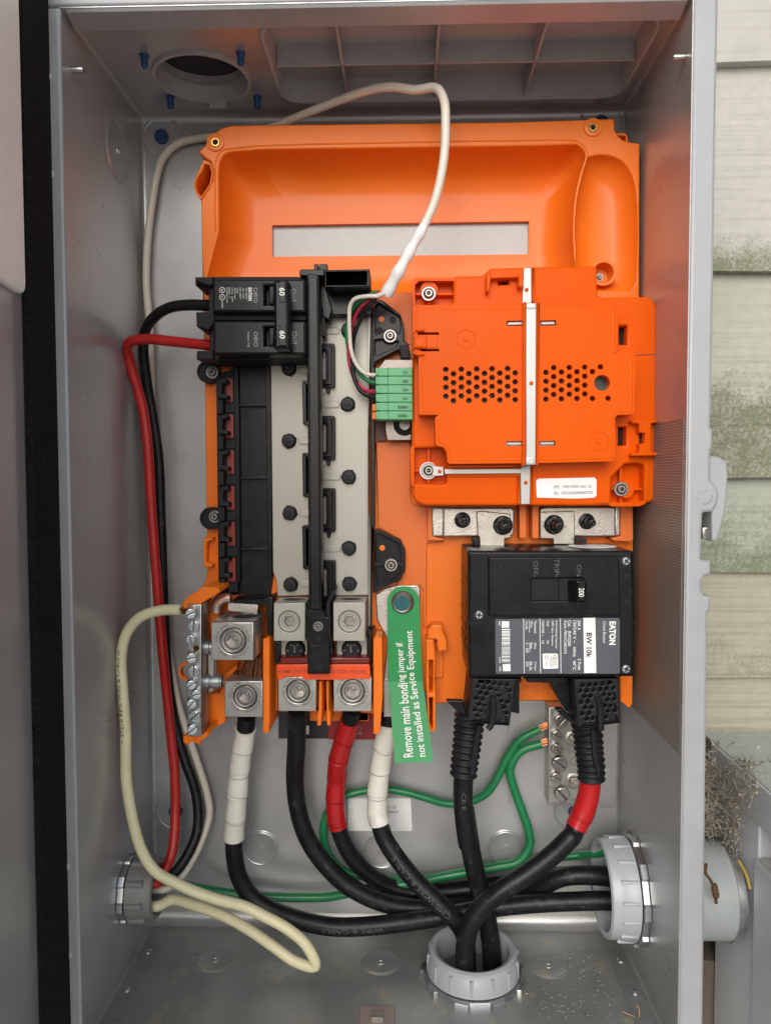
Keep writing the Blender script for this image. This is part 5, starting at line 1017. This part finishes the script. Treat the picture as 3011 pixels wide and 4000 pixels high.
# ================================================================== bushings with lock-nuts
def nutring(c, ax, r0, r1, h, lobes, parent, turn=0):
    ax = Vector(ax); t = ax.orthogonal().normalized(); q = ax.cross(t)
    out = []
    for i in range(lobes):
        for a, r in ((0, r0), (.55, r0), (.6, r1), (.95, r1)): an = 2*math.pi*(i+a)/lobes+turn; out.append((r*math.cos(an), r*math.sin(an)))
    f2 = []
    for i in range(len(out)):
        a, b = out[i], out[(i+1) % len(out)]; f2 += [a, ((a[0]+b[0])/2, (a[1]+b[1])/2)]
    mb = MB(); mb.prism(f2, h, 0, [circ((0,0), r0*.83, 40)], .0009, lambda u, v, ww: Vector(c)+t*u+q*v+ax*ww); return mb.obj('lock_nut', ZINC, parent)
def bushing(c, ax, ro, ri, h0, h1, matb, lab, ribs, ribr, lob, rn):
    t = thing('conduit_bushing', c, lab, 'conduit bushing', 'conduit bushings inside the enclosure'); ax = Vector(ax)
    nutring(Vector(c)+ax*.0006, ax, rn*.94, rn, .0045, lob, t, .3)
    mb = MB(); mb.lathe(c, ax, [(ri,-.004),(ri,h1-.004),(ri+.0012,h1-.001),(ri+.004,h1),(ro-.0035,h1),(ro-.0012,h1-.0012),(ro-.0008,h0+.012),(ro,h0+.011),(ro+.0008,h0),(ro-.001,h0-.0005),(ri,h0)], 56, False); body = mb.obj('bushing_body', matb, t)
    u = ax.orthogonal().normalized(); q = ax.cross(u)
    for k in range(ribs):
        a = 2*math.pi*(k+.5)/ribs; dr = u*math.cos(a)+q*math.sin(a)
        mb = MB(); mb.tube(Path([Vector(c)+dr*(ro-.0003)+ax*(h0+.001), Vector(c)+dr*(ro-.0003)+ax*(h0+.0135)]), ribr, 8); mb.obj('grip_rib', matb, body)
    return t
hb = P(1850, 3811, 102).z+H
bushing(BBC, Zp, .0350, .0275, .006, hb, PVC, 'pale grey plastic conduit bushing standing on the enclosure floor', 14, .0014, 9, .041)
bushing(RB, Xm, .0375, .0305, .006, .0275, mat('pale_grey_pvc', (.39,.415,.435), .34, 0, .04, 50, .03), 'pale grey plastic conduit bushing on the right side wall', 16, .0016, 9, .0425)
LBC = PX(497, 3470, 0)
bushing(LBC, Xp, .0235, .0175, .006, .026, PVCD, 'dark grey plastic conduit bushing low on the left side wall', 9, .0028, 8, .0255)
# short conduit stubs behind the bushings
mb = MB(); mb.lathe(BBC, Zm, [(.0335,-.002),(.0335,.14),(.0270,.14),(.0270,-.002)], 40, False); tag(mb.obj('conduit_stub', PVCD), 'grey conduit pipe going down from the bushing on the floor', 'conduit')
mb = MB(); mb.lathe(LBC, Xm, [(.0168,-.012),(.0168,.0),(0,.0)], 30, False); tag(mb.obj('conduit_mouth', VOID), 'dark conduit mouth inside the left grey bushing', 'conduit')
# ================================================================== cables
def cable(name, pa, r, matc, lab, cat='cable', grp=None, n=16):
    t = thing(name, pa.q[len(pa.q)//2], lab, cat, grp)
    mb = MB(); mb.tube(pa, r, n); mb.obj('jacket', matc, t, 60); return t
def tape(t, pa, r, a, b, matc, seed=1, pitch=.020):
    rs = random.Random(seed); ph = [rs.uniform(-.002, .002) for _ in range(40)]
    def f(l, L): k = int(l/pitch); fr_ = ((l+ph[k]) % pitch)/pitch; return r+.0003+.0006*fr_
    mb = MB(); mb.tube(pa, 0, 20, a, b, rf=f, step=.0009); o = mb.obj('tape', matc, t, 25)
    mb = MB(); l0, L = a*pa.L, (b-a)*pa.L; k = 1
    while k*pitch+ph[k] < L-.003:
        c0, T, N, B = pa.fr(l0+k*pitch+ph[k]); tl = T*rs.uniform(.0012, .0022); an0 = rs.uniform(0, 6.3)
        ring = [c0+(N*math.cos(q)+B*math.sin(q))*(r+.00085)+tl*math.sin(q+an0) for q in [2*math.pi*i/16 for i in range(17)]]
        mb.tube(Path(ring), .00022, 4, step=.003, cap=False); k += 1
    e = mb.obj('tape_edges', EDGEW if matc is WHTAPE else EDGER, t); e['kind'] = 'stuff'
    return o
EDGEW = mat('grimy_tape_edge', (.33,.31,.26), .6); EDGER = mat('dark_red_tape_edge', (.16,.004,.005), .5)
def frac(pa, px, d): # length fraction of the path point nearest to a pixel
    q = P(*px, d); return min(range(len(pa.q)), key=lambda i: (pa.q[i]-q).length)
def fl(pa, i): return pa.l[i]/pa.L
RBe = lambda dy, dz: RB+Vector((.06, dy, dz))
BIG = .0072
# 1 left white-taped neutral
pa = path((cK(548,1240, 546,1310, 519,1480), (60,52)), (cM(1561,800, 1535,1100, 1520,1280), (48,40)), (cN(858,560, 885,700, 960,830, 1080,915, 1260,985, 1450,1030, 1665,1035), (38,36,36,38,42,44,44)), (cO(300,1005, 560,965, 800,920, 1050,890, 1350,872, 1600,866), (44,46,46,46,48,50)))
pa = Path(pa.pts()+[RB+Vector((.01,-.003,-.011)), RBe(-.003,-.011)])
t = cable('service_cable', pa, BIG, RUBBER, 'black cable wrapped in white tape at its top, leftmost of the thick cables', grp='thick service cables')
tape(t, pa, BIG+.0004, fl(pa, frac(pa, cK(535,1310)[0], 50)), fl(pa, frac(pa, cM(1520,1285)[0], 40)), WHTAPE, 1)
mb = MB(); tubetext(mb, pa, BIG, 'WIRE & CABLE', pa.L*.47, .05, .0035, -1); mb.obj('printed_marks', CPRINT, t)
# 2 plain black line
pa2 = path((cK(960,1195, 955,1350, 945,1660), (58,42)), (cN(1250,0, 1256,150, 1285,330, 1350,490, 1450,630, 1560,740), (38,34,31,30,30,31)), (cO(20,820, 140,872, 290,905, 460,915, 650,906, 850,890, 1050,876), (32,32,31,30,29,28,27)))
pa2 = Path(pa2.pts()+[RB+Vector((-.055,.013,.001)), RB+Vector((.01,.010,.001)), RBe(.010,.001)])
t = cable('service_cable', pa2, .0074, RUBBER, 'plain black thick cable under the silver lug left of the red taped cable', grp='thick service cables')
# 3 red-taped line
pa3 = path((cK(1405,1195, 1385,1300, 1340,1430, 1290,1620), (58,40)), (cN(1530,0, 1515,190, 1522,330, 1555,450, 1610,560), (34,28,26,24,21)), (cO(30,660, 120,730, 230,785, 360,812, 520,815, 700,795, 900,765, 1150,735), (18,15,13,12,12,13,14,16)))
pa3 = Path(pa3.pts()+[RB+Vector((-.05,.029,-.006)), RB+Vector((.01,.020,-.004)), RBe(.020,-.004)])
t = cable('service_cable', pa3, .0071, RUBBER, 'black thick cable wrapped in glossy red tape, second left of the green tag', grp='thick service cables')
tape(t, pa3, .0074, fl(pa3, frac(pa3, cK(1390,1290)[0], 55)), fl(pa3, frac(pa3, cN(1525,395)[0], 26)), REDTAPE, 2)
# 4 white-taped cable to the floor bushing
pa4 = path((cL(246,610, 232,740, 204,880, 176,1050, 154,1250, 157,1450), (46,46,44,42,42,44)), (cO(130,330, 165,450, 260,600, 380,745, 520,880, 625,985, 690,1090), (46,48,52,56,60,62,62)), (cO(705,1250, 705,1500), (62,66)))
t = cable('service_cable', pa4, .0073, RUBBER, 'black thick cable wrapped in white tape beside the green tag', grp='thick service cables')
tape(t, pa4, .0077, fl(pa4, frac(pa4, cL(230,690)[0], 46)), fl(pa4, frac(pa4, cO(122,365)[0], 46)), WHTAPE, 3)
mb = MB(); tubetext(mb, pa4, .0073, 'CME WIRE & CABLE', pa4.L*.60, .062, .0042, -1); mb.obj('printed_marks', CPRINT, t)
# 5, 6 breaker cables to the floor bushing
pa5 = path((cL(890,950, 855,1110, 850,1300, 860,1450, 890,1665), (80,78,76,74,72)), (cO(688,260, 735,560, 790,800, 835,980, 862,1150, 872,1330, 880,1600), (70,66,62,60,60,60,60)))
t = cable('service_cable', pa5, .0075, RUBBER, 'plain black thick cable leaving the left corrugated boot', grp='thick service cables')
mb = MB(); tubetext(mb, pa5, .0075, 'CE E', pa5.L*.12, .014, .003, 1); mb.obj('printed_marks', CPRINT, t)
pa6 = path((cQ(492,860, 488,930, 478,1010, 440,1130, 380,1260), (82,82,82,82,84)), (cO(1400,430, 1270,560, 1100,690, 930,800, 800,910, 722,1030, 695,1170, 698,1330, 712,1600), (86,88,90,92,92,92,90,86,80)))
t = cable('service_cable', pa6, .0073, RUBBER, 'black thick cable with bright red tape leaving the right corrugated boot', grp='thick service cables')
tape(t, pa6, .0076, fl(pa6, frac(pa6, cQ(490,900)[0], 82)), fl(pa6, frac(pa6, cQ(405,1225)[0], 84)), REDTAPE, 4, .03)
# bare strands at the lugs
rs = random.Random(2)
mb = MB()
for k in range(26):
    a = rs.uniform(-1, 1); mb.tube(path((cK(590+a*60,1000, 578+a*86,930, 588+a*80,850, 605+a*60,770), (72+rs.uniform(-8,4),)*2)), .0011, 6)
s_ = mb.obj('copper_strands', mat('dark_copper', (.30,.13,.07), .4, .8, .3, 300)); tag(s_, 'twisted dark copper strands entering the silver lug above the left white taped cable', 'wire strands', kind='stuff')
# ---- thinner wires
def wire(name, pa, r, mc, lab, grp=None, strands=None):
    t = cable(name, pa, r, mc, lab, 'wire', grp, 12)
    if strands:
        q = pa.q; e = q[0]; dirn = (q[0]-q[2]).normalized(); mb = MB(); u = dirn.orthogonal().normalized(); v = dirn.cross(u)
        for k in range(9):
            a = k*2.4; rr = r*.62*math.sqrt(k/9); b = e+u*math.cos(a)*rr+v*math.sin(a)*rr; mb.tube(Path([b-dirn*.002, b+dirn*strands*.5+(u*math.cos(a+.5)+v*math.sin(a+.5))*rr*.3, b+dirn*strands]), r*.19, 5)
        o = mb.obj('copper_strands', COPPER, t); o['kind'] = 'stuff'
    return t
pr_ = path((cD(1380,580, 1250,568, 1100,552, 960,540), (75,72,68,64)), (cD(860,545, 828,590, 840,670, 885,830, 930,1000, 962,1250, 985,1650), (60,54,46,40,36,34,32)), (cM(1060,100, 1085,350, 1110,600, 1135,850, 1140,1100, 1132,1280, 1100,1450, 1040,1560), (30,28,28,30,34,40,48,54)))
pr_ = Path(pr_.pts()+[LBC+Vector((.024,-.003,.006)), LBC+Vector((.002,0,.004))])
wire('wire', pr_, .0040, REDJ, 'red insulated wire bending down from the lower pole of the small breaker')
pk_ = path((cD(1380,322, 1280,318, 1150,322, 1035,370, 955,460, 932,580, 945,740, 968,900, 1000,1080, 1035,1350, 1045,1650), (75,73,66,54,42,32,26,22,20,18,18)), (cM(1090,250, 1125,480, 1160,640, 1205,790, 1262,950, 1290,1150, 1268,1300, 1200,1430, 1120,1530), (18,18,20,22,24,28,34,42,50)))
pk_ = Path(pk_.pts()+[LBC+Vector((.024,.006,.004)), LBC+Vector((.002,.004,0))])
wire('wire', pk_, .0042, RUBBER, 'black insulated wire curving down from the upper pole of the small breaker')
pc_ = path((cK(20,380, -60,382), (86,84)), ([(597,2390),(530,2425),(488,2490),(474,2570),(480,2700),(491,2860),(493,3040),(516,3190),(552,3320),(612,3410),(720,3465)], (80,78,76,76,78,80,82,84,84,84,84)), (cN(700,845, 900,895, 1060,970, 1220,1060, 1330,1160, 1385,1250, 1382,1300, 1340,1310), (84,86,88,90,92,92,92,91)), (cN(1260,1265, 1150,1190, 1000,1085, 850,995, 650,910, 450,860), (89,86,80,74,68,62)))
pc_ = Path(pc_.pts()+[LBC+Vector((.026,-.008,-.010)), LBC+Vector((.002,-.006,-.008))])
t = wire('wire', pc_, .0041, CREAM, 'cream insulated neutral wire looping over the enclosure floor to the left bushing', strands=.016)
mb = MB(); tubetext(mb, pc_, .0041, '> 37210 FT', pc_.L*.225, .026, .0030, -1, .35); tubetext(mb, pc_, .0041, 'CME WIRE & CABLE or', pc_.L*.165, .050, .0030, -1, .35); mb.obj('printed_marks', DPRINT, t)
# white control cable with four cores
pw = path(([(1508,1150),(1530,1105),(1560,1055)], (84,88,92)), (cB(1000,1630, 1080,1490, 1150,1340, 1195,1180, 1222,1020, 1232,850, 1228,700, 1216,610), (94,96,97,98,98,97,96,94)), (cB(1200,555, 1165,572, 1110,592, 1030,582, 900,562, 780,572, 650,610, 500,665, 350,725, 220,780, 80,835), (92,88,84,80,74,68,60,50,40,32,24)), (cA(1560,895, 1460,885, 1370,888, 1250,905, 1150,935, 1075,1000, 1030,1100, 1010,1200, 985,1350, 962,1550), (6,5,5,5,5,5,6,7,7,7)), (cD(952,60, 955,250, 972,420, 980,700), (7,7,7,7)), ([(596,1700),(606,2000),(622,2300)], (6,6,6)), (cM(1115,200, 1160,420, 1230,640, 1300,850, 1358,1060, 1362,1140, 1335,1240, 1250,1430, 1170,1550), (8,10,12,12,14,16,20,32,42)))
pw = Path(pw.pts()+[LBC+Vector((.028,.010,-.006)), LBC+Vector((.002,.008,-.004))])
ctl = cable('control_cable', pw, .0032, WHITEJ, 'white sheathed control cable arching under the enclosure top and down the left side', n=12)
mb = MB(); mb.tube(pw, 0, 16, 0, .055, rf=lambda l, L: .0046-.0011*l/L+.0004*math.sin(l*420), step=.001); mb.obj('tape', mat('white_tape', (.80,.79,.77), .35, 0, .04), ctl, 40)
for nm, mm, pts, ds in (('green_core', GREENJ, cF(165,290, 90,305)+cE(1550,320, 1450,390, 1390,470, 1362,580, 1365,690, 1390,800, 1430,900, 1480,970, 1540,1015, 1600,1033), (82,84,82,78,74,72,70,70,70,72,74,76)),
                        ('red_core', mat('rose_jacket', (.45,.02,.06), .35), cF(178,295, 100,335)+cE(1560,345, 1480,410, 1425,500, 1395,620, 1378,760, 1388,880, 1430,1000, 1490,1075, 1550,1100, 1600,1103), (84,86,84,82,78,74,71,70,71,73,75,77)),
                        ('black_core', RUBBER, cF(200,300, 130,350)+cE(1600,350, 1530,420, 1470,520, 1425,640, 1408,760, 1408,880, 1425,1000, 1470,1090, 1530,1135, 1600,1152), (86,88,88,86,82,78,75,74,74,75,76,78)),
                        ('white_core', WHITEJ, cF(215,300, 150,322)+cE(1620,325, 1520,325, 1430,345, 1390,400, 1382,520, 1385,640, 1400,780, 1440,880, 1500,945, 1560,966, 1600,966), (88,90,92,92,90,87,84,82,80,78,77,77,78))):
    p4 = path((pts, ds)); mb = MB(); mb.tube(p4, .00155, 10, step=.0015); mb.obj(nm, mm, ctl, 60)
# green earth wires
g1 = path((cL(1475,725, 1430,740, 1340,790, 1250,880, 1190,1000, 1110,1150, 1020,1265, 900,1318, 750,1335), (14,14,13,12,11,10,9,8,7)), (cL(550,1285, 350,1232, 200,1215, 60,1228, -120,1270), (7,7,7,7,8)), ([(1290,3155),(1270,3210),(1262,3260),(1278,3330),(1320,3390)], (8,8,8,8,8)), (cO(-40,690, 80,715, 240,730, 450,715, 700,672, 950,625, 1200,592, 1450,570), (8,8,7,7,7,7,8,10)))
g1 = Path(g1.pts()+[P(2340,3334,24), RB+Vector((-.004,.021,.0205)), RBe(.015,.019)])
wire('wire', g1, .0034, GREENJ, 'green wire from upper entry of the earth bar, looping behind cables to right bushing', 'green earth wires', .008)
g2 = path((cL(1488,845, 1430,852, 1340,890, 1262,960, 1232,1050, 1262,1200, 1325,1380, 1380,1540, 1390,1665), (14,14,13,13,12,12,12,12,12)), (cO(1112,480, 1105,560, 1040,610, 850,655, 600,700, 350,750, 50,790), (12,13,14,14,14,14,12)), (cN(1500,838, 1250,846, 1000,835, 800,812, 640,785, 500,755), (10,10,12,14,20,30)))
g2 = Path(g2.pts()+[LBC+Vector((.028,.012,.0)), LBC+Vector((.002,.008,.002))])
wire('wire', g2, .0037, GREENJ, 'green wire from lower entry of the earth bar, running left to dark grey bushing', 'green earth wires', .008)
# ================================================================== dust and crumbs on the enclosure floor, ground below
rs = random.Random(9); mb = MB()
for k in range(520):
    m_ = rs.random()
    if m_ < .35: a = rs.uniform(0, 6.3); q = rs.gauss(.030, .006); x, y = .338+q*math.cos(a)*1.0, -.072+q*math.sin(a)
    elif m_ < .6: x, y = rs.uniform(.29, .385), rs.uniform(-.146, -.04)
    elif m_ < .8: x, y = rs.gauss(.06, .025), rs.uniform(-.146, -.03)
    else: x, y = rs.uniform(.02, .385), rs.uniform(-.146, -.02)
    if not .004 < x < W-.004 or (Vector((x, y))-Vector((BBC.x, BBC.y))).length < .042: continue
    s = rs.uniform(.00025, .0007)*(1.4 if m_ < .35 else 1); mb.cm = rs.choice((0,0,0,1))
    c = Vector((x, y, -H+.0009)); A = Matrix.Rotation(rs.uniform(0, 6.3), 3, 'Z')
    v = [c+A @ Vector((a*s, b*s*rs.uniform(.4,1), h*s)) for a, b, h in ((-1,-.5,0),(1,-.6,0),(.8,.6,0),(-.9,.5,0),(0,0,.5))]
    mb.add(v, [[0,1,4],[1,2,4],[2,3,4],[3,0,4]])
tag(mb.obj('floor_dust', [mat('pale_dust', (.34,.32,.26), .9, 0, .2, 400), mat('dark_crumbs', (.10,.08,.06), .9, 0, .3, 400)]), 'pale dust flakes and crumbs scattered over the enclosure floor', 'dust', kind='stuff')
mb = MB(); q = [PZ(*cR(450,1565)[0], -H+.003), PZ(*cR(560,1612)[0], -H+.003), PZ(*cR(592,1612)[0], -H+.004), PZ(*cR(592,1545)[0], -H+.006), PZ(*cR(570,1520)[0], -H+.007)]
mb.tube([q[0], q[1]], .0005, 5); mb.tube([q[2], q[3], q[4]], .0007, 5); tag(mb.obj('dry_straw', mat('straw', (.33,.20,.10), .8, 0, .2, 300)), 'bent piece of dry straw on the floor at the right front corner', 'straw')
mb = MB(); mb.add([(-30,-60,-1.5),(30,-60,-1.5),(30,3,-1.5),(-30,3,-1.5)], [[0,1,2,3]])
gd = mb.obj('ground', mat('pale_bounce_ground', (.58,.56,.52), .9, 0, .1, .8, .5, 30, (.62,.59,.53), .5, .5, .7)); gd['kind'] = 'structure'  # unseen ground sheet, added and kept pale to bounce light up inside
